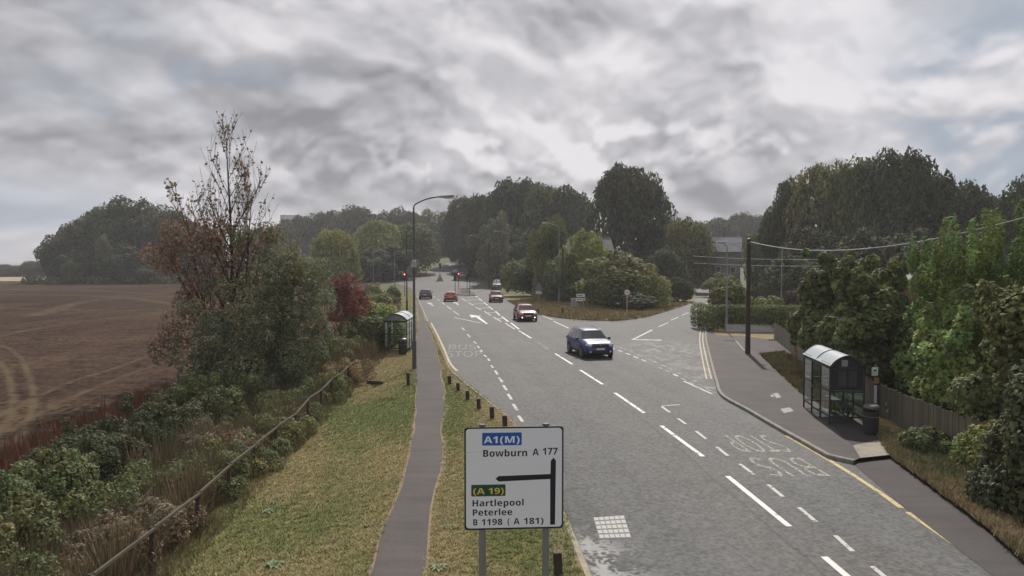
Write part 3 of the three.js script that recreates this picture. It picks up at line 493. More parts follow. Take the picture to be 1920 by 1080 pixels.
for (const [px, d, top, w, k, m, label] of [[815, 285, 394, 66, 'oval', 'mid', 'mid green tree closing the view above the road'], [850, 280, 398, 60, 'dome', 'dark', 'dark tree where the hill road disappears'], [800, 275, 430, 60, 'bush', 'mid', 'bushy tree over the bank of the hill road'], [838, 268, 445, 50, 'bush', 'dark', 'dark bush at the end of the hill road']]) tree('road_end_tree', label, px, d, top, w, k, m, { clear: 0 });
// dark wood behind the junction
for (const [px, d, top, w, k, m, label] of [
  [880, 235, 372, 96, 'dome', 'dark', 'dark tree of the junction wood right beside the hill road'], [918, 220, 368, 110, 'dome', 'dark', 'dark tree behind the right hand street lamps'], [962, 200, 338, 130, 'dome', 'dark', 'tall dark tree of the junction wood'],
  [1018, 195, 349, 130, 'dome', 'mid', 'rounded tall tree between the tall dark tree and the big dome'], [1066, 190, 354, 110, 'dome', 'dark', 'narrow dark tree touching the big domed tree'],
  [905, 190, 430, 90, 'bush', 'dark', 'dark lower tree behind the telegraph pole'], [955, 175, 425, 100, 'bush', 'dark', 'dark lower tree behind the far street lamp'], [1000, 165, 440, 100, 'bush', 'dark', 'dark lower tree behind the triangular warning sign']]) tree('junction_wood_tree', label, px, d, top, w, k, m, { group: CW, clear: 0.0 });
tree('domed_tree', 'great dark dome shaped tree standing above the bungalow', 1178, 150, 315, 166, 'dome', 'dark', { clear: 0.06, r: 0.5 });
tree('grey_tree', 'grey green feathery tree beside the far street lamp', 925, 165, 400, 60, 'spiky', 'grey', { clear: 0.1 });
for (const [px, d, top, w, k, m, label, o] of [
  [1032, 112, 406, 84, 'oval', 'olive', 'tall olive tree behind the twin lamp and telegraph poles'], [1000, 122, 474, 110, 'bush', 'mid', 'mid green tree behind the triangular warning sign'], [1098, 106, 434, 106, 'bush', 'yellow', 'yellow green tree in front of the bungalow roof'],
  [1058, 104, 478, 100, 'bush', 'mid', 'dark tree behind the grey roadside cabinet'], [1160, 92, 472, 150, 'bush', 'olive', 'large olive bush behind the round speed sign'], [1212, 90, 505, 86, 'bush', 'yellow', 'yellow green bush at the side road corner'],
  [1130, 94, 510, 76, 'bush', 'mid', 'mid green bush behind the double direction sign'], [1250, 125, 470, 90, 'dome', 'dark', 'dark tree over the side road verge'], [1285, 140, 412, 104, 'dome', 'olive', 'olive tree leaning over the bend of the side road'], [1215, 150, 430, 60, 'bush', 'grey', 'grey green bush below the big domed tree'],
  [1352, 120, 512, 66, 'bush', 'olive', 'olive bush below the pale roofed house'], [1322, 165, 470, 70, 'bush', 'dark', 'dark bush on the inside of the side road bend'], [1185, 86, 548, 90, 'bush', 'dark', 'low dark bush behind the foot of the speed sign'], [1270, 105, 520, 60, 'bush', 'dark', 'low dark bush along the side road kerb']]) tree('corner_tree', label, px, d, top, w, k, m, { clear: 0.02, ...o });
// right-hand tall trees
for (const [px, d, top, w, k, m, label] of [
  [1478, 118, 338, 96, 'oval', 'dark', 'tall dark tree at the open end of the garden trees'], [1540, 114, 312, 140, 'dome', 'olive', 'broad tall olive brown garden tree'], [1618, 110, 302, 130, 'dome', 'mid', 'broad tall green tree in the middle of the garden trees'],
  [1700, 106, 284, 165, 'dome', 'dark', 'tallest feathery garden tree with a pointed top'], [1762, 104, 330, 110, 'dome', 'dark', 'rounded dark tree beside the tallest feathery tree'], [1822, 100, 345, 110, 'dome', 'dark', 'feathery dark tree with a notch beside it'],
  [1868, 96, 372, 100, 'dome', 'dark', 'dark tree behind the overhead cable at the picture edge'], [1915, 88, 332, 120, 'oval', 'dark', 'dark pointed tree rising over the willow'], [1440, 125, 425, 90, 'bush', 'mid', 'mid green tree beside the telegraph pole top'],
  [1520, 100, 430, 130, 'bush', 'dark', 'dark lower tree behind the garden hedge'], [1620, 96, 430, 140, 'bush', 'dark', 'dark lower tree behind the maple bushes'], [1720, 90, 430, 140, 'bush', 'dark', 'dark lower tree behind the brick gable'], [1480, 92, 480, 110, 'bush', 'dark', 'dark undergrowth behind the garden shrubs'], [1830, 84, 440, 130, 'bush', 'dark', 'dark lower tree behind the willow']]) tree('garden_tree', label, px, d, top, w, k, m, { group: RW, clear: 0.0 });

// ---------------- larger-leaved plants close to the camera
function shrub(name, label, pos, lobes, n, size, mat, opt = {}) {
  const t = thing(name, label, opt.category || 'bush', pos, 0, opt.group);
  mesh('foliage', crownGeo(treeSeed++ * 31, lobes, n, size, opt), LM[mat], t);
  const r = rngOf(treeSeed * 7), top = Math.max(...lobes.map((l) => l[1])), gs = []; for (let i = 0; i < (opt.stems ?? 5); i++) { const l = lobes[Math.floor(r() * lobes.length)]; gs.push(rod([(r() - 0.5) * 0.4, -0.1, (r() - 0.5) * 0.4], [l[0], l[1], l[2]], 0.035 + top * 0.006, 5, 0.012)); }
  mesh('stem', gs, M.twig, t); return t;
}
function blobs(seed, n, w, h, d, y0 = 0, r0 = 0.3, r1 = 0.55, taper = 0.5) { const r = rngOf(seed), out = []; for (let i = 0; i < n; i++) { const v = r(), k = 1 - taper * v, R = lerp(r0, r1, r()); out.push([(r() - 0.5) * w * k, y0 + v * h, (r() - 0.5) * d * k, R, R * 1.1, R]); } return out; }
// right: maples and willow behind the paling fence
shrub('maple_bush', 'tall maple bush behind the far part of the paling fence', [16.5, 0.1, -36], [...blobs(11, 44, 4.2, 4.8, 3.0, 0.4, 0.45, 0.85, 0.4), ...blobs(511, 40, 5.4, 5.6, 3.6, 0.5, 0.18, 0.36, 0.3)], 20000, 0.23, 'mid', { aspect: 0.9 });
shrub('maple_bush', 'tall maple bush rising behind the bus shelter roof', [15.6, 0.1, -31.0], [...blobs(12, 44, 3.2, 4.5, 2.8, 0.3, 0.45, 0.8, 0.35), ...blobs(512, 40, 4.4, 5.2, 3.4, 0.5, 0.16, 0.34, 0.25)], 21000, 0.2, 'mid', { aspect: 0.9 });
shrub('maple_bush', 'maple bush with upright shoots beside the brick gable', [16.9, 0.1, -29], [...blobs(13, 24, 2.0, 3.6, 2.2, 0.3, 0.4, 0.7, 0.5), ...[0, 1, 2, 3, 4].map((i) => [0.2 * Math.sin(i), 3.8 + i * 0.55, 0, 0.42 - i * 0.06, 0.5, 0.42 - i * 0.06])], 11000, 0.2, 'lime', { aspect: 0.9 });
shrub('willow', 'soft upright willow filling the gap beyond the brick gable', [16.6, 0.1, -25.6], [...blobs(14, 60, 3.6, 6.0, 3.0, 0.2, 0.38, 0.62, 0.15), ...[...Array(46)].map((_, i) => { const q = rngOf(1400 + i), x = (q() - 0.5) * 4.0, z = (q() - 0.5) * 3.0, y = 4.2 + q() * 2.9; return [x, y, z, 0.16, 0.75, 0.16]; })], 36000, 0.2, 'lime', { aspect: 0.24, category: 'tree' });
shrub('ivy_bush', 'ivy covered bush over the near end of the paling fence', [14.2, 0.1, -23.4], [...blobs(15, 40, 2.0, 2.6, 3.0, 0.3, 0.35, 0.6, 0.5), ...[[0.1, 0.3], [-0.7, -0.4], [0.8, 0.9], [0.5, -0.9], [-0.3, 1.1]].flatMap(([x, z], q) => [0, 1, 2, 3].map((i) => [x + 0.1 * i, 2.4 + 0.42 * i + 0.2 * q, z, 0.30 - 0.05 * i, 0.34, 0.30 - 0.05 * i]))], 20000, 0.165, 'lime', { aspect: 0.85 });
shrub('ivy_bush', 'dark ivy bush closing the right bank above the driveway', [14.0, 0.1, -19.0], [...blobs(16, 50, 2.4, 4.2, 3.6, 0.2, 0.4, 0.75, 0.3), ...blobs(516, 40, 3.0, 4.6, 4.0, 0.4, 0.15, 0.3, 0.2)], 26000, 0.15, 'mid', { aspect: 0.85 });
shrub('ivy_bush', 'dark tangled bush at the corner of the driveway entrance', [11.7, 0.1, -15.6], blobs(17, 40, 1.5, 2.6, 2.2, 0.1, 0.45, 0.75, 0.35), 16000, 0.14, 'dark', { aspect: 0.85 });
shrub('golden_shrub', 'small bright yellow green shrub before the paling fence', [12.75, 0.1, -19.2], blobs(18, 14, 1.2, 0.7, 1.0, 0.25, 0.28, 0.42, 0.4), 7000, 0.10, 'yellow', { aspect: 0.8 });
shrub('ground_cover', 'low dark green shrub at the foot of the paling fence', [12.1, 0.1, -20.9], blobs(19, 10, 1.0, 0.4, 1.2, 0.1, 0.2, 0.35, 0.4), 4200, 0.09, 'mid', { aspect: 0.8 });
shrub('cypress', 'feathery cypress standing at the right edge of the picture', [17.6, 0.1, -22.4], blobs(20, 40, 2.2, 7.2, 2.2, 0.2, 0.5, 0.8, 0.5), 15000, 0.22, 'dark', { aspect: 0.3, category: 'tree' });
// gardens behind the hedge
shrub('garden_shrub', 'apple tree like shrub behind the hedge corner', [19.4, 0.1, -64], blobs(21, 26, 3.6, 3.4, 2.4, 0.6, 0.6, 0.9, 0.3), 5200, 0.3, 'olive', {});
shrub('garden_shrub', 'yellow green shrub behind the telegraph pole', [22.6, 0.1, -63], blobs(22, 14, 2.2, 1.7, 1.8, 0.8, 0.5, 0.75, 0.3), 3600, 0.26, 'yellow', {});
shrub('garden_shrub', 'plum coloured shrub over the garden hedge', [24.6, 0.1, -64], blobs(23, 14, 1.9, 1.9, 1.8, 0.6, 0.5, 0.75, 0.3), 3600, 0.26, 'plum', {});
shrub('garden_shrub', 'small yellow flowering shrub next to the plum coloured one', [26.5, 0.1, -62], blobs(24, 10, 1.6, 1.2, 1.6, 0.6, 0.4, 0.6, 0.3), 2600, 0.24, 'yellow', {});
shrub('dry_shrub', 'yellowing dry shrub leaning on the far paling fence', [17.2, 0.1, -41.5], blobs(25, 9, 1.5, 0.7, 1.6, 0.3, 0.3, 0.5, 0.3), 2600, 0.16, 'straw', {});
// clipped hedge and its low white wall
{
  const a = [16.8, -58.5], b = [24.2, -57.2], lob = []; for (let i = 0; i < 26; i++) { const t = i / 25; for (const y of [0.75, 1.25, 1.7]) for (const k of [0, 0.7]) lob.push([lerp(a[0], b[0], t) - a[0], y, lerp(a[1], b[1], t) - a[1] - k - 0.2, 0.46, 0.48, 0.46]); }
  for (let i = 0; i < 8; i++) for (const y of [0.5, 1.0, 1.6]) lob.push([-0.35 - 0.05 * i, y, -0.2 - i * 0.6, 0.5, 0.55, 0.5]);
  const t = thing('garden_hedge', 'clipped green hedge standing behind the low white wall', 'hedge', [a[0], 0.1, a[1]]); mesh('foliage', crownGeo(77, lob, 17000, 0.15, { lobeSpread: 0.12 }), LM.mid, t); lob.filter((_, i) => i % 12 === 0).forEach((l) => mesh('stem', rod([l[0], -0.1, l[2]], [l[0], 1, l[2]], 0.04), M.twig, t));
  const m = thing('garden_wall', 'low white painted garden wall under the clipped hedge', 'wall', [0, 0, 0]); mesh('wall', beam([17.25, 0.36, -58.0], [21.3, 0.36, -57.7], 0.2, 0.6), std([0.50, 0.50, 0.49], { map: rep(grainTex, 1.5) }), m); mesh('coping', beam([17.2, 0.69, -58.0], [21.35, 0.69, -57.7], 0.26, 0.06), std([0.40, 0.39, 0.37]), m);
}
// far hedge of the field
{
  const A = W(48, 520, 186), B = W(420, 520, 182), lob = []; for (let i = 0; i < 60; i++) { const t = i / 59, x = lerp(A.x, B.x, t), z = lerp(A.z, B.z, t); lob.push([x - A.x, H(x, z) + 0.9 + 0.5 * fbm(i * 0.4, 1, 2, 9), z - A.z, 0.9, 1.1, 0.8]); }
  const t = thing('field_hedge', 'long low clipped hedge along the far edge of the field', 'hedge', [A.x, 0, A.z]); mesh('foliage', crownGeo(78, lob, 6000, 0.5), LM.mid, t);
  const C = W(-20, 523, 215), D = W(60, 521, 215); struct('stubble_field', drape([new THREE.Vector3(C.x - 60, 0, C.z), new THREE.Vector3(D.x, 0, D.z), new THREE.Vector3(D.x - 20, 0, D.z - 60), new THREE.Vector3(C.x - 80, 0, C.z - 60)], 0.35, 20), std([0.36, 0.28, 0.17], { map: rep(grainTex, 20) }));
}
// ---------------- left: hedge row, tall sparse tree, red bush
for (const [x, z, w, h, n, m, sd, label] of [
  [-10.2, -14.6, 2.2, 1.25, 9000, 'mid', 31, 'bright green hawthorn bush at the near end of the field hedge'], [-9.3, -12.0, 2.0, 0.9, 7000, 'olive', 32, 'olive bramble bush below the bright green hawthorn'], [-10.6, -18.6, 2.4, 1.15, 8000, 'dark', 33, 'dark green bush next along the field hedge'],
  [-10.5, -22, 2.6, 1.25, 8500, 'dark', 34, 'dark green bush in the middle of the field hedge'], [-10.7, -25.8, 2.8, 1.3, 8500, 'mid', 35, 'green bush at the foot of the rust tree'], [-10.4, -34.5, 3.0, 1.5, 8000, 'mid', 36, 'green bush behind the rust tree'], [-10.2, -40, 3.0, 1.6, 7500, 'olive', 37, 'olive bush below the red leaved bush']])
  shrub('hedge_bush', label, [x, 0.1, z], [...blobs(sd, 34, w * 1.1, h * 0.62, 3.6, 0.2, 0.26, 0.46, 0.25), ...blobs(sd + 500, 22, w * 1.3, h * 0.95, 4.0, 0.3, 0.10, 0.2, 0.2)], n * 1.9, 0.085, m, { aspect: 0.7, group: 'bushes of the field hedge' });
{
  // tall sparse tree: rising leaders with few dark leaves, dense rust-brown skirt below
  const base = [-12.3, 0.1, -31.5], t = thing('rust_tree', 'tall tree with bare sparse top and rust brown lower leaves', 'tree', base), r = rngOf(909), wood = [], top = new Leaves(910), skirt = new Leaves(911);
  const limb = (p, dir, len, rad, lev) => {
    const n = lev === 0 ? 14 : 6; let a = p.clone(), d = dir.clone();
    for (let i = 0; i < n; i++) {
      const b = a.clone().addScaledVector(d, len / n), r0 = rad * (1 - i / n * 0.85), r1 = rad * (1 - (i + 1) / n * 0.85);
      wood.push(rod([a.x, a.y, a.z], [b.x, b.y, b.z], Math.max(r0, 0.008), lev > 1 ? 3 : 5, Math.max(r1, 0.006)));
      if (lev < 2 && i > (lev === 0 ? 2 : 0)) { const k = lev === 0 ? 2 : 2; for (let q = 0; q < k; q++) { const az = r() * 6.28, out = lev === 0 ? 0.8 : 0.6, nd = new THREE.Vector3(Math.cos(az) * out, 0.85, Math.sin(az) * out).addScaledVector(d, 0.5).normalize(); limb(b, nd, lev === 0 ? (3.6 * (1 - i / n) + 0.9) : len * 0.45, r1 * 0.5, lev + 1); } }
      if (lev >= 1) { const m = lev === 2 ? 3 : 2; for (let q = 0; q < m; q++) if (r() < (b.y > 7.4 ? 0.11 : 0.25)) { const tone = toneOf(r, 0.5); (b.y > 7.4 ? top : skirt).add(b.x + (r() - 0.5) * 0.1, b.y + (r() - 0.5) * 0.1, b.z + (r() - 0.5) * 0.1, 0, 0.3, 1, b.y > 7.4 ? 0.13 : 0.15, tone, 0.6); } }
      a = b; { const k = lev === 0 ? 0.05 : 0.12; d = d.clone().add(new THREE.Vector3((r() - 0.5) * k, 0.03, (r() - 0.5) * k)).normalize(); }
    }
  };
  limb(new THREE.Vector3(0, -0.2, 0), new THREE.Vector3(0.02, 1, 0), 10.9, 0.12, 0); limb(new THREE.Vector3(0.3, -0.2, 0.3), new THREE.Vector3(0.13, 1, 0.05), 8.8, 0.09, 0); limb(new THREE.Vector3(-0.5, -0.2, 0), new THREE.Vector3(-0.16, 1, 0.05), 8.0, 0.09, 0);
  mesh('trunk', wood, M.twig, t); mesh('sparse_leaves', top.geo(), LM.brown, t);
  const lob = blobs(41, 90, 6.6, 5.4, 3.6, 1.5, 0.28, 0.62, 0.12).map((l) => [l[0] + 0.1, ...l.slice(1)]), isRed = (l, i) => l[0] < -0.7 || i % 4 === 0;
  mesh('rust_leaves', mergeLeaf([skirt.geo(), crownGeo(912, lob.filter(isRed), 13000, 0.12, { aspect: 0.55 })]), LM.rust, t); mesh('green_leaves', crownGeo(913, lob.filter((l, i) => !isRed(l, i)), 11000, 0.12, { aspect: 0.5 }), LM.grey, t);
  shrub('willow_shrub', 'grey green willow shrub growing against the rust tree', [-9.2, 0.1, -30.5], [...blobs(42, 46, 3.2, 5.0, 3.0, 0.5, 0.35, 0.65, 0.4), ...blobs(542, 50, 4.2, 5.8, 3.4, 0.6, 0.15, 0.34, 0.3)], 22000, 0.13, 'grey', { aspect: 0.4, category: 'tree' });
  shrub('willow_shrub', 'low green willow shrub under the rust tree', [-11.4, 0.1, -28.8], [...blobs(43, 36, 3.8, 2.8, 2.4, 0.4, 0.4, 0.7, 0.4), ...blobs(543, 30, 4.6, 3.4, 2.8, 0.5, 0.15, 0.34, 0.3)], 15000, 0.13, 'grey', { aspect: 0.4, category: 'bush' });
}
function mergeLeaf(gs) { return mergeGeometries(gs, false); }
shrub('red_bush', 'crimson leaved bush beside the rust tree', [-10.6, 0.1, -46], [...blobs(51, 26, 2.6, 2.4, 2.4, 2.0, 0.3, 0.6, 0.4), ...blobs(551, 40, 3.6, 3.6, 2.8, 1.2, 0.12, 0.3, 0.4)], 7500, 0.15, 'red', { aspect: 0.5 });
for (const [x, z, w, h, n, m, sd, label] of [[-9.4, -45, 2.4, 1.7, 5200, 'olive', 52, 'olive bush at the foot of the crimson bush'], [-9.9, -52, 3, 2.8, 6000, 'yellow', 53, 'yellow green bush behind the left bus shelter'], [-11.5, -60, 3.4, 3.0, 5200, 'olive', 54, 'olive bush further along behind the left bus shelter'], [-13, -70, 4, 2.6, 4600, 'yellow', 55, 'yellow green bush near the left traffic light'], [-16, -88, 5, 2.8, 4000, 'mid', 56, 'green bush at the corner of the left road'], [-8.8, -49, 1.6, 1.3, 3200, 'mid', 57, 'dark green bush pressed against the left bus shelter'], [-15.5, -74, 4, 1.8, 3200, 'olive', 58, 'low olive bush in the scrub by the left road'], [-14, -80, 3, 1.6, 3200, 'brown', 59, 'brown dry bush in the scrub by the left road']])
  shrub('scrub_bush', label, [x, 0.1, z], blobs(sd, 18, w, h * 0.7, w, 0.4, 0.45, 0.75, 0.35), n, 0.2, m, { aspect: 0.7, group: 'scrub behind the left bus shelter' });

for (const [x, z, w, h, n, m, sd, label] of [[-7.9, -10.2, 1.6, 0.45, 3600, 'olive', 81, 'low olive bramble clump at the near end of the rail fence'], [-7.4, -13.2, 1.5, 0.4, 3600, 'brown', 82, 'brown bramble clump under the near rails'], [-8.4, -15.6, 1.7, 0.5, 3600, 'mid', 83, 'green bramble clump between the bright hawthorn and the rails'], [-7.6, -17.6, 1.5, 0.42, 3600, 'olive', 84, 'grey green bramble clump behind the rails'], [-8.6, -20.2, 1.8, 0.5, 3600, 'brown', 85, 'brown bramble clump below the dark hedge bushes'], [-7.4, -21.6, 1.3, 0.35, 3200, 'olive', 86, 'olive bramble clump spilling through the rails'], [-8.2, -25, 1.7, 0.5, 3400, 'mid', 87, 'green bramble clump below the green willow'], [-7.9, -29, 1.7, 0.6, 3400, 'olive', 88, 'olive bramble clump under the grey willow'], [-7.8, -33, 1.6, 0.55, 3000, 'straw', 89, 'straw coloured weed clump at the far end of the rails']])
  shrub('bramble', label, [x + 0.25, 0.1, z], blobs(sd, 24, w * 1.3, h * 1.15, 3.6, 0.12, 0.22, 0.38, 0.3), n * 2.2, 0.07, m, { aspect: 0.7, group: 'brambles along the rail fence' });
// ---------------- ground cover that nobody could count
function tufts(name, label, n, place, blade, mat, seed) {
  const r = rngOf(seed), im = new THREE.InstancedMesh(blade, mat, n), m = new THREE.Matrix4(), q = new THREE.Quaternion(), up = new THREE.Vector3(0, 1, 0), c = new THREE.Color();
  let k = 0, guard = 0; while (k < n && guard++ < n * 30) { const p = place(r); if (!p) continue; q.setFromAxisAngle(up, r() * 6.28); const s = p.s * (0.6 + r() * 0.8); m.compose(new THREE.Vector3(p.x, p.y, p.z), q, new THREE.Vector3(s, s * (0.7 + r() * 0.6), s)); im.setMatrixAt(k, m); c.setRGB(...p.c); im.setColorAt(k, c); k++; }
  im.count = k; im.name = numbered(name); im.castShadow = im.receiveShadow = true; scene.add(im); tag(im, label, 'grass', null, 'stuff'); return im;
}
function bladeGeo(n, h, w, lean, seed) { const r = rngOf(seed), p = []; for (let i = 0; i < n; i++) { const a = r() * 6.28, x = (r() - 0.5) * w * 8, z = (r() - 0.5) * w * 8, ca = Math.cos(a), sa = Math.sin(a), hh = h * (0.6 + r() * 0.6), l = lean * (0.4 + r()); p.push(x - sa * w, 0, z + ca * w, x + sa * w, 0, z - ca * w, x + ca * l, hh, z + sa * l); } const g = new THREE.BufferGeometry(); g.setAttribute('position', new THREE.Float32BufferAttribute(p, 3)); g.computeVertexNormals(); return g; }
M.weed = std([0.085, 0.13, 0.045], { side: THREE.DoubleSide, roughness: 0.7 });
const grassM = std([1, 1, 1], { side: THREE.DoubleSide, roughness: 0.9 });
const onPath = (() => { const poly = [...pathLeftEdge, ...pathRightEdge.slice().reverse()]; return (x, z) => inside(poly, x, z); })();
const fenceX = (s) => -6.15 - 0.055 * (s - 11);
tufts('short_grass', 'short dry green and straw coloured grass on the roadside verge', 90000, (r) => {
  const s = 9 + 60 * r() ** 1.6, x = lerp(fenceX(s) - 0.3, 1.2, r()), z = -s; if (!inside(vergePoly, x, z) || onPath(x, z)) return null;
  const dry = sstep(0.38, 0.54, fbm(x * 0.45 + 7, s * 0.2, 4, 5) * 0.8 + r() * 0.2), v = 0.75 + r() * 0.5;
  return { x, y: VERGE - 0.005, z, s: 0.75 + 0.5 * r(), c: [lerp(0.18, 0.38, dry) * v, lerp(0.21, 0.31, dry) * v, lerp(0.062, 0.15, dry) * v] };
}, bladeGeo(7, 0.045, 0.007, 0.05, 1), grassM, 61);
tufts('long_grass', 'long dry brown grass and weeds below the field hedge', 16000, (r) => {
  const s = 8 + 44 * r() ** 1.3, x = fenceX(s) + 0.45 - 3.4 * r(), v = 0.6 + r() * 0.7, g = r() < 0.36; return { x, y: VERGE - 0.02, z: -s, s: (0.4 + 0.7 * r()) * (x > fenceX(s) - 0.2 ? 0.4 : 1) * (0.35 + 1.2 * fbm(x * 0.8, s * 0.5, 3, 15)), c: g ? [0.09 * v, 0.11 * v, 0.04 * v] : [0.23 * v, 0.165 * v, 0.10 * v] };
}, bladeGeo(10, 0.8, 0.009, 0.4, 2), grassM, 62);
tufts('dock_weeds', 'rust red dock weeds along the near edge of the field', 9000, (r) => {
  const s = 12 + 44 * r() ** 1.2, x = -12.0 - 0.02 * s - 2.0 * r() ** 1.5, v = 0.6 + r() * 0.7; return { x, y: 0.08, z: -s, s: 0.5 + 0.6 * r(), c: r() < 0.75 ? [0.17 * v, 0.06 * v, 0.035 * v] : [0.14 * v, 0.11 * v, 0.05 * v] };
}, bladeGeo(6, 0.7, 0.02, 0.14, 3), grassM, 63);
for (const [px, py, k, label] of [[500, 962, 0.2, 'weed rosette on the verge near the first rails'], [512, 1062, 0.24, 'largest weed rosette on the verge beside the footpath start'], [823, 1068, 0.22, 'weed rosette on the grass before the direction sign posts'], [515, 945, 0.14, 'small weed rosette beside the bramble edge'], [842, 992, 0.14, 'small weed rosette between footpath and direction sign']]) {
  const b = G(px, py, VERGE), t = thing('weed', label, 'weed', [b.x, VERGE, b.z]), r = rngOf(px); for (let i = 0; i < 9; i++) { const a = i * 0.7 + r() * 0.4, l = k * (0.6 + r() * 0.5), w = l * 0.22, g = new THREE.BufferGeometry(), ca = Math.cos(a), sa = Math.sin(a), pt = (u, v, y) => [ca * u - sa * v, y, sa * u + ca * v]; g.setAttribute('position', new THREE.Float32BufferAttribute([pt(0.02, 0, 0.01), pt(l * 0.55, w, 0.07), pt(l * 0.5, 0, 0.05), pt(l * 0.55, -w, 0.07), pt(l, 0, 0.03)].flat(), 3)); g.setIndex([0, 1, 2, 0, 2, 3, 1, 4, 2, 2, 4, 3]); g.computeVertexNormals(); mesh('leaf', g, M.weed, t); }
}
{
  const pl = (poly, n, name, label, c0, c1, sz, sd, y) => { const b = new THREE.Box3().setFromPoints(poly.map((p) => new THREE.Vector3(p.x, 0, p.z))); tufts(name, label, n, (r) => { const x = lerp(b.min.x, b.max.x, r()), z = lerp(b.min.z, b.max.z, r()); if (!inside(poly, x, z)) return null; const t = clamp(fbm(x * 0.7, z * 0.7, 3, sd) * 1.6 - 0.4 + (r() - 0.5) * 0.4), v = 0.7 + r() * 0.6; return { x, y, z, s: sz * (0.6 + r() * 0.7), c: [0, 1, 2].map((k) => lerp(c0[k], c1[k], t) * v) }; }, bladeGeo(7, 0.09, 0.008, 0.06, sd), grassM, sd); };
  pl(P([[1669, 862], [1760, 930], [1840, 990], [1930, 1070], [1930, 900], [1760, 840], [1640, 780], [1610, 790], [1650, 832]]), 15000, 'bank_litter', 'dry leaf litter and grass along the right bank', [0.32, 0.25, 0.14], [0.10, 0.125, 0.045], 1.3, 65, VERGE - 0.01);
  pl(P([[1424, 668], [1470, 663], [1512, 690], [1555, 722], [1600, 750], [1640, 800], [1600, 786], [1545, 770], [1503, 744], [1458, 702]]), 9000, 'lawn_grass', 'patchy lawn grass behind the right bus shelter', [0.085, 0.1, 0.03], [0.2, 0.15, 0.07], 1.1, 66, VERGE);
  pl(P([[950, 565], [1012, 591], [1090, 601], [1160, 602], [1215, 594], [1290, 570], [1230, 565], [1080, 570], [1000, 560]], VERGE), 12000, 'corner_grass', 'parched straw coloured grass on the junction corner', [0.30, 0.225, 0.105], [0.13, 0.145, 0.05], 2.0, 67, VERGE);
}

// ================================================================== STREET FURNITURE
M.galv = std([0.23, 0.235, 0.245], { metalness: 0.5, roughness: 0.5 }); M.greypaint = std([0.20, 0.205, 0.215], { roughness: 0.55 }); M.darkpaint = std([0.045, 0.045, 0.05], { roughness: 0.45 });
M.black = std([0.02, 0.02, 0.022], { roughness: 0.5 }); M.blackRough = std([0.028, 0.026, 0.026], { roughness: 0.8 }); M.timber = std([0.20, 0.155, 0.11], { map: rep(woodTex, 0.3, 1.2), roughness: 0.95 }); M.timberDark = std([0.055, 0.042, 0.036], { map: rep(woodTex, 0.3, 0.8), roughness: 0.95 });
M.pane = new THREE.MeshPhysicalMaterial({ transmission: 1, thickness: 0, roughness: 0.06, ior: 1.45 }); M.pane.color.setRGB(0.80, 0.86, 0.84);
M.poly = new THREE.MeshPhysicalMaterial({ transmission: 0.35, thickness: 0, roughness: 0.35 }); M.poly.color.setRGB(0.55, 0.62, 0.63);
M.white2 = std([0.62, 0.62, 0.60], { roughness: 0.5 });

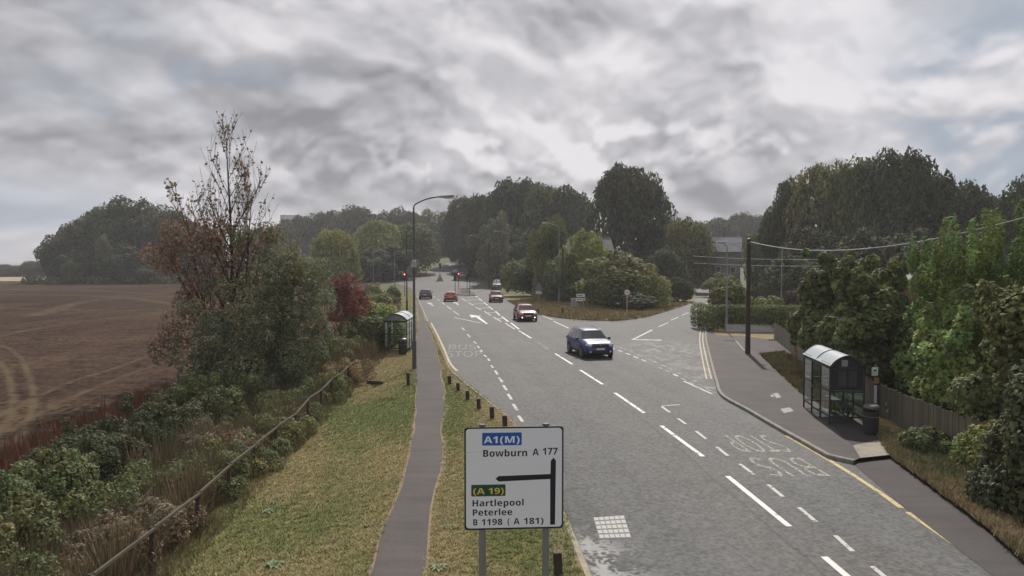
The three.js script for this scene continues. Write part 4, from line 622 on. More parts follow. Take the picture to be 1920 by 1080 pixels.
// ---------------- the direction sign
{
  const d = 11.5, tl = W(866, 800, d), tr = W(1059, 799, d), bl = W(876, 992, d), br = W(1055, 988, d), cx = (tl.x + tr.x + bl.x + br.x) / 4, w = ((tr.x - tl.x) + (br.x - bl.x)) / 2 * 1.0, yb = bl.y, yt = tl.y, h = yt - yb;
  const t = thing('direction_sign', 'large white road direction sign on two grey posts beside the kerb', 'road sign', [cx, 0.1, -d], 0.06);
  const y0 = yb - 0.1, face = canvasTex(1024, 1008, (g, a, b) => {
    g.fillStyle = '#15171d'; g.fillRect(0, 0, a, b); const rr = (x, y, ww, hh, r, c) => { g.fillStyle = c; g.beginPath(); g.roundRect(x, y, ww, hh, r); g.fill(); };
    rr(16, 16, a - 32, b - 32, 34, '#dfe2ea'); const S = 1024 / 690, X = (v) => (v - 25) * S, Y = (v) => (v - 75) * S;
    g.strokeStyle = '#8f95a2'; g.lineWidth = 2; g.beginPath(); g.moveTo(16, Y(240)); g.lineTo(a - 16, Y(232)); g.stroke();
    g.textBaseline = 'alphabetic'; g.font = 'bold 66px sans-serif'; const put = (s, x0, x1, y, size, c) => { g.font = 'bold ' + size + 'px sans-serif'; const m = g.measureText(s).width; g.save(); g.translate(X(x0), Y(y)); g.scale((x1 - x0) * S / m, 1); g.fillStyle = c; g.fillText(s, 0, 0); g.restore(); };
    rr(X(148), Y(113), 275 * S, 84 * S, 10, '#1c56a6'); put('A1(M)', 160, 412, 182, 92, '#dfe8f4');
    put('Bowburn', 148, 466, 271, 94, '#101218'); put('A', 498, 542, 267, 94, '#101218'); put('177', 566, 676, 263, 94, '#101218');
    g.fillStyle = '#14161d'; g.beginPath(); for (const [x, y] of [[622, 730], [622, 425], [262, 436], [240, 417], [262, 400], [624, 392], [626, 304], [645, 284], [662, 304], [656, 730]]) g.lineTo(X(x), Y(y)); g.fill();
    rr(X(72), Y(455), 238 * S, 77 * S, 10, '#0e4a36'); put('(A', 82, 166, 518, 84, '#d9b95e'); put('19)', 188, 300, 518, 84, '#d9b95e');
    put('Hartlepool', 74, 442, 598, 86, '#101218'); put('Peterlee', 76, 360, 660, 86, '#101218'); put('B', 80, 118, 724, 84, '#101218'); put('1198', 140, 290, 724, 84, '#101218'); put('(', 322, 340, 722, 84, '#101218'); put('A', 366, 408, 722, 84, '#101218'); put('181)', 434, 578, 722, 84, '#101218');
  });
  const plate = new THREE.Shape(), r = 0.06; plate.moveTo(-w / 2 + r, 0); plate.lineTo(w / 2 - r, 0); plate.quadraticCurveTo(w / 2, 0, w / 2, r); plate.lineTo(w / 2, h - r); plate.quadraticCurveTo(w / 2, h, w / 2 - r, h); plate.lineTo(-w / 2 + r, h); plate.quadraticCurveTo(-w / 2, h, -w / 2, h - r); plate.lineTo(-w / 2, r); plate.quadraticCurveTo(-w / 2, 0, -w / 2 + r, 0);
  const back = new THREE.ExtrudeGeometry(plate, { depth: 0.012, bevelEnabled: false }); back.translate(0, y0, -0.012); mesh('backing_plate', back, M.greypaint, t);
  const fg = new THREE.ShapeGeometry(plate); { const p = fg.attributes.position, u = fg.attributes.uv; for (let i = 0; i < p.count; i++) u.setXY(i, p.getX(i) / w + 0.5, p.getY(i) / h); } fg.translate(0, y0, 0.003);
  mesh('sign_face', fg, std([1, 1, 1], { map: face, roughness: 0.45 }), t);
  for (const px of [905, 1024]) { const x = W(px, 900, d + 0.1).x - cx; mesh('post', cyl(0.057, 0.057, yt + 0.06 - 0.1, x, -0.06, -0.075, 16), M.galv, t); mesh('post_cap', cyl(0.062, 0.05, 0.03, x, yt - 0.1, -0.075, 16), M.darkpaint, t); }
  for (const y of [y0 + h * 0.2, y0 + h * 0.78]) mesh('rail', bx(w * 0.92, 0.05, 0.03, 0, y, -0.0285), M.galv, t);
}
// ---------------- lamp columns
function lamp(label, bpx, bpy, topPy, tipPx, tipPy, opt = {}) {
  const b = opt.d ? (() => { const q = W(bpx, bpy, opt.d); q.y = H(q.x, q.z) + 0.1; return q; })() : G(bpx, bpy, VERGE), d = -b.z, top = W(opt.topPx ?? bpx, topPy, d), tip = W(tipPx, tipPy, d), h = top.y - b.y, ax = tip.x - b.x, ty = tip.y - b.y, s = Math.sign(ax);
  const t = thing('street_lamp', label, 'street lamp', b, 0, 'street lamps along the junction'), r = opt.r ?? 0.075, mat = opt.mat || M.greypaint;
  mesh('column_base', cyl(r * 1.6, r * 1.5, Math.min(1.6, h * 0.18), 0, -0.1, 0, 12), mat, t); mesh('column', cyl(r * 1.1, r * 0.62, h - 0.5, 0, 0.2, 0, 10), mat, t);
  const lean = opt.bend ?? 0.5, L = Math.abs(ax) - 0.75;
  mesh('arm', tube([[0, h - 0.45, 0], [s * 0.03, h - 0.2, 0], [s * lean * 0.5, h, 0], [s * Math.max(L * 0.6, 0.4), lerp(h, ty, 0.6), 0], [s * Math.max(L, 0.5), ty - 0.02, 0]], r * 0.5, 20, 7), mat, t);
  const g = new RoundedBoxGeometry(0.82, 0.11, 0.26, 2, 0.05); g.rotateZ(s * 0.08); g.translate(s * (Math.abs(ax) - 0.38), ty, 0); const head = mesh('lantern', g, std([0.34, 0.34, 0.34], { roughness: 0.5 }), t);
  const l = new THREE.SphereGeometry(0.2, 10, 6, 0, 6.3, Math.PI / 2, Math.PI / 2); l.scale(1.5, 0.4, 0.5); l.translate(s * (Math.abs(ax) - 0.3), ty - 0.05, 0); mesh('lens', l, std([0.5, 0.5, 0.48], { roughness: 0.2 }), head); return t;
}
const nearLamp = lamp('tall dark street lamp with long curved arm beside the footpath', 777, 692, 378, 851, 368, { mat: std([0.085, 0.085, 0.09], { roughness: 0.5 }), r: 0.072, bend: 0.7 });
lamp('street lamp behind the left bus shelter with an arm over the road', 763, 590, 432, 798, 421, { mat: M.darkpaint });
lamp('street lamp standing just left of the red traffic light', 740, 545, 447, 724, 444); lamp('street lamp before the dark trees of the left road', 700, 527, 449, 717, 445, { d: 165 });
lamp('street lamp on the corner verge behind the dark red hatchback', 951, 548, 437, 925, 433); lamp('street lamp in front of the dark wood by the hill road', 900, 527, 446, 881, 441, { d: 172 });
lamp('tall street lamp rising from the corner verge beside the cabinet', 1048, 568, 424, 1016, 418); lamp('street lamp at the hedge corner with lantern before the pale roof', 1362, 622, 458, 1345, 454);
{
  // camera, bracket and the back of a round sign on the near column
  const b = nearLamp.position, d = -b.z, y = (py) => W(777, py, d).y - b.y;
  const c = thing('camera_unit', 'small traffic camera clamped on the tall dark street lamp', 'camera', b); mesh('housing', bx(0.16, 0.16, 0.34, 0.02, y(489), 0.08, 0.04), M.white2, c); mesh('hood', bx(0.2, 0.03, 0.4, 0.02, y(486), 0.1), M.greypaint, c); mesh('bracket', rod([0, y(497), 0], [0.18, y(491), 0.06], 0.025), M.galv, c);
  const s = thing('sign_back', 'grey back of a round sign fixed to the tall dark street lamp', 'road sign', b); const g = new THREE.CylinderGeometry(0.3, 0.3, 0.012, 28); g.rotateX(Math.PI / 2); g.translate(-0.12, y(507), -0.14); mesh('plate', g, M.galv, s); mesh('clip', bx(0.24, 0.05, 0.06, -0.02, y(507), -0.1), M.greypaint, s); mesh('equipment_box', bx(0.26, 0.3, 0.16, 0.0, y(496), 0.1, 0.02), std([0.4, 0.4, 0.41]), s);
}
// ---------------- telegraph poles and cables
function pole(label, px, py, top, o = {}) { const b = o.d ? (() => { const q = W(px, py, o.d); q.y = H(q.x, q.z); return q; })() : G(px, py, VERGE), h = W(px, top, -b.z).y - b.y, r = o.r ?? 0.13, t = thing('telegraph_pole', label, 'telegraph pole', b, 0, 'telegraph poles'); mesh('pole', cyl(r, r * 0.72, h + 0.2, 0, -0.2, 0, 12), o.mat || M.timberDark, t); mesh('cap', cyl(r * 0.8, r * 0.3, 0.06, 0, h, 0, 10), M.greypaint, t); mesh('bracket', bx(0.5, 0.05, 0.05, 0.1, h - 0.25, 0.1), M.galv, t); mesh('junction_box', bx(0.1, 0.32, 0.16, r + 0.05, h * 0.74, 0.08), M.galv, t); return { b, h, top: new THREE.Vector3(b.x, b.y + h - 0.15, b.z) }; }
const p1 = pole('brown wooden telegraph pole at the edge of the right pavement', 1402, 663, 448, { r: 0.16 }), p2 = pole('slim wooden telegraph pole next to the tall corner street lamp', 1055, 569, 462), p3 = pole('wooden telegraph pole in front of the junction wood', 917, 528, 454, { d: 150 }), p4 = pole('wooden telegraph pole in the garden behind the hedge', 1465, 560, 462, { d: 80, r: 0.07, mat: M.greypaint }), p5 = pole('slim pole rising among the corner trees before the big dome', 1178, 520, 440, { d: 130 });
function cable(label, a, b, sag, r = 0.018, mat = M.cable) { const pts = []; for (let i = 0; i <= 14; i++) { const t = i / 14, p = a.clone().lerp(b, t); p.y -= sag * 4 * t * (1 - t); pts.push(p); } const m = mesh('overhead_cable', tube(pts, r, 42, 5), mat); tag(m, label, 'cable', 'overhead cables'); return m; }
M.cable = std([0.36, 0.36, 0.38], { roughness: 0.6 }); M.cableDark = std([0.10, 0.10, 0.11], { roughness: 0.7 });
cable('pale overhead cable sagging from the telegraph pole over the willow', p1.top, W(1990, 388, 22), 0.9, 0.022);
cable('overhead cable from the telegraph pole towards the corner trees', p1.top, W(1222, 470, 88), 0.25, 0.012, M.cableDark); cable('overhead cable between the corner trees and the slim telegraph pole', W(1222, 470, 88), W(1056, 464, 103), 0.5, 0.012, M.cableDark);
cable('upper of two level cables behind the telegraph pole', W(1560, 486, 60), W(1300, 480, 70), 0.15, 0.014, M.cable); cable('lower of two level cables behind the telegraph pole', W(1600, 498, 60), W(1300, 493, 70), 0.15, 0.014, M.cable);
// ---------------- bus shelters
M.frame = std([0.024, 0.024, 0.028], { roughness: 0.55 });
function shelter(label, pos, turn, len, dep, o = {}) {
  const t = thing('bus_shelter', label, 'bus shelter', pos, turn), h = o.h ?? 2.12, rise = 0.34, P0 = 0.03, f = M.black, nF = o.bays ?? 4;
  // x across (0 = road side), z along
  const P = (x, z, y1) => mesh('post', bx(0.05, y1, 0.05, x, y1 / 2, z), f, t);
  const zs = [-len / 2, -len / 6, len / 6, len / 2]; for (const z of zs) { P(0, z, h); P(dep, z, h); }
  for (const x of [0, dep]) { mesh('eaves_beam', bx(0.07, 0.09, len + 0.1, x, h + 0.04, 0), f, t); }
  for (let i = 0; i < 3; i++) { const a = zs[i] + 0.035, b = zs[i + 1] - 0.035, m = (a + b) / 2, l = b - a; for (const y of [0.28, 1.15]) mesh('glazing_bar', bx(0.04, 0.05, l, dep, y, m), f, t); if (i !== 1) for (const y of [0.28, 1.15]) mesh('glazing_bar', bx(0.04, 0.05, l, 0, y, m), f, t); else for (const y of [0.25, 1.02]) mesh('glazing_bar', bx(0.04, 0.05, l, 0, y, m), f, t);
    mesh('pane', bx(0.008, 0.83, l, dep, 0.715, m), M.pane, t); mesh('pane', bx(0.008, 0.92, l, dep, 1.64, m), M.pane, t); if (i !== 1) { mesh('pane', bx(0.008, 0.83, l, 0, 0.715, m), M.pane, t); mesh('pane', bx(0.008, 0.92, l, 0, 1.64, m), M.pane, t); } }
  for (const z of [-len / 2, len / 2]) { for (const y of [0.28, 1.15]) mesh('glazing_bar', bx(dep - 0.07, 0.05, 0.04, dep / 2, y, z), f, t); mesh('end_beam', bx(dep - 0.07, 0.1, 0.06, dep / 2, h - 0.02, z), f, t);
    const dark = o.darkEnd && z > 0; mesh('pane', bx(dep - 0.08, 0.88, dark ? 0.02 : 0.008, dep / 2, 1.64, z), dark ? phys([0.03, 0.032, 0.04], { roughness: 0.25 }) : M.pane, t); mesh('pane', bx(dep - 0.08, 0.83, 0.008, dep / 2, 0.715, z), M.pane, t);
    if (dark) for (const x of [0.36, 0.66]) mesh('timetable_frame', bx(0.26, 0.66, 0.01, dep * x, 1.66, z + 0.018), std([0.05, 0.052, 0.062], { roughness: 0.35 }), t);
    // arched end panel
    const s = new THREE.Shape(); s.moveTo(0, 0); for (let k = 0; k <= 14; k++) { const u = k / 14; s.lineTo(u * dep, rise * Math.sin(Math.PI * u) ** 0.8); } s.lineTo(dep, 0); const g = new THREE.ExtrudeGeometry(s, { depth: 0.03, bevelEnabled: false }); g.translate(0, h + 0.08, z - 0.015); const e = mesh('end_panel', g, o.darkEnd ? f : std([0.22, 0.23, 0.25], { roughness: 0.4 }), t);
    if (o.darkEnd && z > 0) mesh('notice', bx(0.2, 0.22, 0.01, dep * 0.42, h + 0.2, z + 0.022), std([0.30, 0.29, 0.30]), e); }
  // curved roof panels
  for (let i = 0; i < 2; i++) { const a = -len / 2 - 0.12 + i * (len + 0.24) / 2, b = a + (len + 0.24) / 2 - 0.02, pos2 = [], idx = []; for (let k = 0; k <= 16; k++) { const u = -0.04 + 1.08 * k / 16, x = u * dep, y = h + 0.095 + rise * Math.sin(Math.PI * clamp(u)) ** 0.8 + 0.02; for (const [yy, z] of [[y, a], [y, b], [y - 0.015, b], [y - 0.015, a]]) pos2.push(x, yy, z); } for (let k = 0; k < 16; k++) for (let q = 0; q < 4; q++) { const A = k * 4 + q, B = k * 4 + (q + 1) % 4; idx.push(A, B, A + 4, B, B + 4, A + 4); } const g = new THREE.BufferGeometry(); g.setAttribute('position', new THREE.Float32BufferAttribute(pos2, 3)); g.setIndex(idx); mesh('roof_panel', toCreasedNormals(g, 0.5), std([0.42, 0.46, 0.48], { roughness: 0.32 }), t); }
  for (const z of [-len / 2 - 0.12, 0, len / 2 + 0.12]) { const pts = []; for (let k = 0; k <= 12; k++) { const u = k / 12; pts.push([u * dep, h + 0.12 + rise * Math.sin(Math.PI * u) ** 0.8, z]); } mesh('roof_rib', tube(pts, 0.025, 24, 5), f, t); }
  mesh('bench', [bx(0.3, 0.05, len * 0.8, dep - 0.3, 0.5, 0), bx(0.05, 0.5, 0.05, dep - 0.3, 0.25, -len * 0.3), bx(0.05, 0.5, 0.05, dep - 0.3, 0.25, len * 0.3)], M.darkpaint, t); return t;
}
{
  const a = G(1507, 763, VERGE), b = G(1555, 797, VERGE), m = a.clone().add(b).multiplyScalar(0.5), turn = Math.atan2(b.x - a.x, b.z - a.z);
  shelter('black framed bus shelter on the right pavement', m, turn, a.distanceTo(b), 1.1, { darkEnd: true, h: 1.92 });
  const c = G(763, 662, VERGE); shelter('bus shelter with pale arched roof on the left verge', [c.x, VERGE, c.z - 1.6], Math.PI, 3.2, 1.35, { h: 1.95 });
}
scene.getObjectByName('bus_shelter_001').rotation.y = 0; { const s = scene.getObjectByName('bus_shelter_001'); s.position.x -= 1.35; }
// ---------------- litter bins
function bin(label, pos, h, r) { const t = thing('litter_bin', label, 'litter bin', pos, 0.3, 'litter bins by the bus shelters'); mesh('body', new THREE.LatheGeometry([[0, 0], [r * 0.86, 0], [r * 0.9, 0.03], [r, h * 0.72], [r, h * 0.74], [r * 0.94, h * 0.76]].map((p) => new THREE.Vector2(...p)), 20), M.blackRough, t); mesh('lid', new THREE.LatheGeometry([[r * 0.98, h * 0.86], [r * 1.02, h * 0.9], [r * 0.9, h * 0.97], [0, h]].map((p) => new THREE.Vector2(...p)), 20), std([0.10, 0.10, 0.105], { roughness: 0.4 }), t); mesh('lid_support', [0, 1, 2, 3].map((i) => bx(0.08, h * 0.16, 0.03, Math.cos(i * 1.57) * r * 0.85, h * 0.81, Math.sin(i * 1.57) * r * 0.85)), M.blackRough, t); mesh('band', new THREE.TorusGeometry(r * 1.0, 0.008, 5, 24).rotateX(Math.PI / 2).translate(0, h * 0.6, 0), std([0.25, 0.22, 0.1]), t); return t; }
bin('black litter bin below the bus stop flag', G(1633, 814, VERGE), 0.98, 0.235); bin('black litter bin in front of the left bus shelter', G(755, 665, VERGE), 1.02, 0.26);
// ---------------- bus stop flag
{
  const b = G(1640, 795, VERGE), d = -b.z, y = (py) => W(1640, py, d).y - b.y, t = thing('bus_stop_flag', 'bus stop post with green and white flag behind the black bin', 'bus stop', b, 0.25), s = d / F;
  mesh('post', cyl(0.045, 0.045, y(686), 0, 0, 0, 12), M.darkpaint, t); mesh('post_panel', bx(0.11, y(690) - y(760), 0.05, 0.07, (y(690) + y(760)) / 2, 0.02), std([0.02, 0.028, 0.07], { roughness: 0.5 }), t);
  const f = canvasTex(128, 160, (g) => { g.fillStyle = '#9fc4bb'; g.fillRect(0, 0, 128, 160); g.fillStyle = '#dfe8e4'; g.fillRect(10, 10, 108, 84); g.fillStyle = '#2e4a52'; g.fillRect(34, 44, 60, 34); g.fillStyle = '#c4dcd4'; g.fillRect(10, 110, 108, 40); });
  mesh('flag', bx(0.25, y(688) - y(704), 0.02, -0.08, (y(688) + y(704)) / 2, 0.06), std([1, 1, 1], { map: f }), t); mesh('notice', bx(0.16, 0.2, 0.03, -0.02, y(713), 0.07), std([0.36, 0.19, 0.05]), t); mesh('timetable', bx(0.11, y(722) - y(755), 0.02, -0.05, (y(722) + y(755)) / 2, 0.07), std([0.52, 0.53, 0.56]), t);
}
// ---------------- timber bollards
function bollard(label, px, py, hpx, grp, d) { const b = d ? W(px, py, d) : G(px, py, VERGE), t = thing('bollard', label, 'bollard', b, (px * 0.37) % 0.6 - 0.3, grp), h = hpx / F * -b.z * 1.02; mesh('post', [bx(0.14, h + 0.1, 0.14, 0, h / 2 - 0.05, 0, 0.012)], M.timberDark, t); const g = new THREE.ConeGeometry(0.098, 0.05, 4); g.rotateY(Math.PI / 4); g.translate(0, h + 0.025, 0); mesh('weathered_top', g, M.timber, t); t.rotation.z = ((px * 1.7) % 0.1) - 0.05; return t; }
for (const [x, y, h, lb] of [[843, 720, 15, 'timber bollard at the far end of the row along the left kerb'], [859, 733, 15, 'second timber bollard from the far end of the kerb row'], [877, 749.5, 17, 'third timber bollard from the far end of the kerb row'], [898, 767.5, 20, 'fourth timber bollard from the far end of the kerb row'], [923, 785, 22, 'fifth timber bollard from the far end of the kerb row'], [947, 801, 22, 'sixth timber bollard of the kerb row, just beyond the direction sign']]) bollard(lb, x, y, h, 'timber bollards along the left kerb');
bollard('timber bollard hidden behind the panel of the direction sign', 1012, 895, 32, 'timber bollards along the left kerb'); bollard('timber bollard at the foot of the direction sign beside the kerb', 1047, 1078, 44, 'timber bollards along the left kerb');
bollard('lone timber bollard on the grass beside the footpath', 766, 723, 24); bollard('timber bollard on the parched corner beside the direction sign', 1055, 590.5, 13); bollard('timber bollard at the foot of the warning triangle', 1010, 588, 9);
{ const b = G(700, 722, VERGE), t = thing('fallen_bollard', 'fallen dark timber bollard lying on the grass', 'bollard', [b.x, VERGE + 0.08, b.z], 0.5); const g = bx(0.62, 0.15, 0.15, 0, 0, 0, 0.015); g.rotateZ(-0.14); g.translate(0, 0.04, 0); mesh('post', g, M.timberDark, t); mesh('stump', bx(0.2, 0.16, 0.18, 0.3, 0.0, 0.06, 0.03), M.timberDark, t); }
// ---------------- rail fence on the left
{
  M.railwood = std([0.105, 0.085, 0.062], { map: rep(woodTex, 0.3, 1.2), roughness: 1 }); const t = thing('rail_fence', 'leaning single rail timber fence below the field hedge', 'fence', [0, 0, 0]), pts = []; for (let i = 0; i <= 13; i++) { const s = 8.4 + i * 2.0, x = fenceX(s) + 0.12 * (vnoise(i * 1.7, 2, 4) - 0.5); pts.push([x, VERGE + 0.86 + 0.12 * (vnoise(i * 2.3, 5, 4) - 0.5), -s]); }
  const last = W(648, 682, 35); pts.push([lerp(pts[13][0], last.x, 1), last.y, -36.4]);
  for (let i = 0; i < pts.length; i++) { const g = bx(0.075, pts[i][1] + 0.1, 0.075, pts[i][0] - 0.05, (pts[i][1]) / 2 - 0.02, pts[i][2], 0.01); mesh('post', g, M.timberDark, t); if (i) mesh('rail', beam(pts[i - 1].map((v, k) => v + (k === 1 ? 0.02 : 0)), pts[i], 0.045, 0.045), M.railwood, t); }
}
// ---------------- paling fence on the right, board by board
{
  const t = thing('paling_fence', 'grey weathered close boarded fence behind the right pavement', 'fence', [0, 0, 0]), line = [[19.1, -52.3], [15.9, -38.8], [14.4, -31], [13.15, -26], [12.85, -23.5], [12.75, -20.5], [12.9, -17.6]], r = rngOf(333);
  const mats = [[0.155, 0.135, 0.105], [0.175, 0.155, 0.125], [0.13, 0.115, 0.095], [0.19, 0.165, 0.125]].map((c) => std(c, { map: rep(woodTex, 0.3, 1.4), roughness: 1 })), geo = bx(0.128, 1.22, 0.022, 0, 0.61, 0);
  let carry = 0; for (let i = 1; i < line.length; i++) { const [ax, az] = line[i - 1], [cx, cz] = line[i], l = Math.hypot(cx - ax, cz - az), ang = Math.atan2(-(cz - az), cx - ax); let s = carry; for (; s < l; s += 0.142) { const k = s / l, b = new THREE.Mesh(geo, mats[Math.floor(r() * 4)]); b.name = 'board'; b.position.set(lerp(ax, cx, k), VERGE - 0.03, lerp(az, cz, k)); b.rotation.set(0, ang, (r() - 0.5) * 0.03); b.scale.y = 0.97 + r() * 0.07; b.castShadow = b.receiveShadow = true; t.add(b); } carry = s - l; for (const y of [0.35, 0.95]) mesh('rail', beam([ax + 0.06, y, az], [cx + 0.06, y, cz], 0.05, 0.08), M.timberDark, t); for (let u = 0; u < l; u += 2.4) mesh('post', bx(0.09, 1.2, 0.09, lerp(ax, cx, u / l) + 0.12, 0.6, lerp(az, cz, u / l)), M.timberDark, t); }
}
// ---------------- small signs
{
  const b = G(1010, 585, VERGE), s = -b.z / F, t = thing('warning_sign', 'triangular warning sign with a small white plate on a grey post', 'road sign', b), y = (p) => W(1010, p, -b.z).y - b.y; mesh('post', cyl(0.05, 0.05, y(532), 0, 0, 0, 10), M.greypaint, t);
  const sh = new THREE.Shape(); sh.moveTo(-0.48, 0); sh.lineTo(0.48, 0); sh.lineTo(0, 1.0); const g = new THREE.ExtrudeGeometry(sh, { depth: 0.015, bevelEnabled: false }); g.translate(0, y(544), 0.06); mesh('triangle_plate', g, std([0.13, 0.135, 0.15]), t); mesh('supplementary_plate', bx(0.7, y(546) - y(551), 0.015, 0, (y(546) + y(551)) / 2, 0.06), std([0.42, 0.42, 0.40]), t);
}
{
  const b = G(1088, 591, VERGE), t = thing('junction_sign', 'small double direction sign on two posts on the parched corner', 'road sign', b), y = (p) => W(1088, p, -b.z).y - b.y, s = -b.z / F, X = (p) => (p - 1091) * s;
  for (const p of [1085, 1097]) mesh('post', cyl(0.04, 0.04, y(551), X(p), 0, 0, 8), M.greypaint, t);
  const bars = (rows) => canvasTex(256, 128, (g) => { g.fillStyle = '#c7c8c6'; g.fillRect(0, 0, 256, 128); g.strokeStyle = '#33363c'; g.lineWidth = 8; g.strokeRect(5, 5, 246, 118); g.fillStyle = '#3a3d44'; for (const [x, yy, w] of rows) g.fillRect(x, yy, w, 30); });
  for (const [x0, x1, y0, y1, rows, n] of [[1083, 1100, 550.5, 557, [[40, 48, 150]], 'upper_plate'], [1082, 1097, 558.5, 565, [[40, 48, 90], [150, 48, 50]], 'lower_plate'], [1097.6, 1100.5, 558, 564, [[80, 48, 100]], 'side_plate']]) mesh(n, bx(X(x1) - X(x0), y(y0) - y(y1), 0.02, (X(x0) + X(x1)) / 2, (y(y0) + y(y1)) / 2, 0.06), std([1, 1, 1], { map: bars(rows), roughness: 0.5 }), t);
}
{
  const b = G(1175.5, 587, VERGE), t = thing('speed_sign', 'round white speed sign on a thin pale post at the side road', 'road sign', b), y = (p) => W(1175, p, -b.z).y - b.y; mesh('post', cyl(0.04, 0.04, y(545), 0, 0, 0, 8), std([0.42, 0.42, 0.41]), t);
  const f = canvasTex(128, 128, (g) => { g.fillStyle = '#d8d6d4'; g.fillRect(0, 0, 128, 128); g.strokeStyle = '#a8605c'; g.lineWidth = 9; g.beginPath(); g.arc(64, 64, 58, 0, 7); g.stroke(); g.fillStyle = '#26272c'; g.font = 'bold 62px sans-serif'; g.textAlign = 'center'; g.textBaseline = 'middle'; g.fillText('30', 64, 66); }), g = new THREE.CircleGeometry(0.32, 28); g.translate(0, y(548), 0.07); mesh('sign_face', g, std([1, 1, 1], { map: f }), t); const k = new THREE.CylinderGeometry(0.33, 0.33, 0.015, 28); k.rotateX(Math.PI / 2); k.translate(0, y(548), 0.058); mesh('backing_plate', k, M.greypaint, t);
}
{ const b = G(1076, 576, VERGE), t = thing('roadside_cabinet', 'pale grey equipment cabinet among the corner trees', 'cabinet', b); const k = -b.z / F, h = 15 * k, w = 11 * k; mesh('body', bx(w, h, 0.45, 0, h / 2 + 0.06, 0, 0.02), std([0.27, 0.275, 0.28], { roughness: 0.5 }), t); mesh('plinth', bx(w + 0.08, 0.1, 0.5, 0, 0.03, 0), M.concrete, t); mesh('roof', bx(w + 0.05, 0.04, 0.5, 0, h + 0.08, 0), std([0.30, 0.30, 0.30]), t); mesh('door_seam', bx(0.02, h * 0.85, 0.01, 0, h / 2 + 0.06, 0.229), M.darkpaint, t); }
{ const b = G(1476.5, 655, VERGE), t = thing('marker_post', 'slim grey post with black foot standing against the far paling fence', 'post', b); mesh('post', cyl(0.035, 0.035, 2.0, 0, 0, 0, 8), M.galv, t); mesh('foot', cyl(0.055, 0.055, 0.4, 0, 0, 0, 10), M.black, t); mesh('cap', cyl(0.04, 0.02, 0.04, 0, 2.0, 0, 8), M.galv, t); }
// ---------------- traffic signals
M.lampOff = std([0.03, 0.03, 0.03], { roughness: 0.3 }); M.lampRed = std([0.7, 0.1, 0.08], { emissive: new THREE.Color().setRGB(1, 0.28, 0.26), emissiveIntensity: 1.6 });
function signal(label, px, py, top, o = {}) {
  const b = o.d ? (() => { const q = W(px, py, o.d); q.y = H(q.x, q.z) + 0.1; return q; })() : G(px, py, VERGE), y = (p) => W(px, p, -b.z).y - b.y, h = y(top), t = thing('traffic_light', label, 'traffic light', b, o.back ? Math.PI : 0, 'traffic lights at the junction');
  mesh('pole', cyl(0.06, 0.055, h, 0, 0, 0, 10), M.darkpaint, t); const hd = mesh('signal_head', bx(0.36, 1.05, 0.22, 0, h - 0.55, 0.16, 0.04), M.black, t); mesh('backing_board', bx(0.56, 1.25, 0.02, 0, h - 0.55, 0.06), M.black, t);
  ['red', 'amber', 'green'].forEach((c, i) => { const yy = h - 0.22 - i * 0.33, g = new THREE.CircleGeometry(0.105, 18); g.translate(0, yy, 0.275); const lit = o.red && i === 0; mesh(c + '_lamp', g, lit ? M.lampRed : M.lampOff, hd); const v = new THREE.CylinderGeometry(0.125, 0.125, 0.16, 14, 1, true, Math.PI * 1.0, Math.PI); v.rotateX(Math.PI / 2); v.rotateZ(0); v.translate(0, yy, 0.34); mesh('visor', v, new THREE.MeshStandardMaterial({ color: 0x111111, side: THREE.DoubleSide }), hd);
    if (lit) { const l = new THREE.PointLight(new THREE.Color().setRGB(1, 0.2, 0.16), 1.2, 0, 2); l.position.set(0, yy, 0.5); l.castShadow = true; l.shadow.radius = 5; t.add(l); l.name = 'red_glow'; } }); mesh('push_button_box', bx(0.14, 0.28, 0.1, 0, 1.1, 0.1), std([0.25, 0.22, 0.06]), t); return t;
}
signal('traffic light showing red on the left verge', 759, 556, 512, { red: true }); signal('traffic light showing red on the island behind the orange car', 860, 541, 511.5, { red: true }); signal('dark traffic light at the near corner of the island', 853.5, 551, 514); signal('traffic light turned away at the far side of the island', 876, 548, 514, { back: true }); signal('traffic light on the tall island pole beside the railing', 881, 553, 508, { back: true }); signal('far traffic light on the pale based pole beyond the junction', 825, 526, 494, { back: true });
{
  const isl = P([[855, 554], [893, 555], [892, 551], [882, 545], [866, 541], [856, 543]]); struct('traffic_island', drape(isl, ROAD + 0.13), M.path); struct('island_kerb', sweep([...isl, isl[0], isl[1]], [[0, -0.2], [0, 0.115], [0.02, 0.128], [0.12, 0.13]].map(([a, b]) => [a, b + 0.006]), ROAD), M.kerb);
  const a = G(866, 550, 0.15), c = G(880, 550, 0.15), t = thing('guard_railing', 'galvanised pedestrian railing on the traffic island', 'railing', [a.x, 0.16, a.z]), l = c.x - a.x; mesh('rail', [bx(l, 0.05, 0.05, l / 2, 1.0, 0), bx(l, 0.04, 0.04, l / 2, 0.15, 0)], M.galv, t); for (let i = 0; i <= 14; i++) mesh('bar', bx(0.025, 0.82, 0.025, l * i / 14, 0.575, 0), M.galv, t); for (const x of [0, l]) mesh('post', bx(0.06, 1.15, 0.06, x, 0.5, 0.05), M.galv, t);
  const k = G(825, 527, 0.05), sk = thing('signal_base', 'pale conical planter round the far traffic light pole', 'planter', [k.x, k.y, k.z]); mesh('skirt', new THREE.LatheGeometry([[0.9, 0], [0.86, 0.12], [0.3, 1.2], [0.1, 1.7]].map((p) => new THREE.Vector2(...p)), 14), std([0.22, 0.19, 0.15]), sk);
}
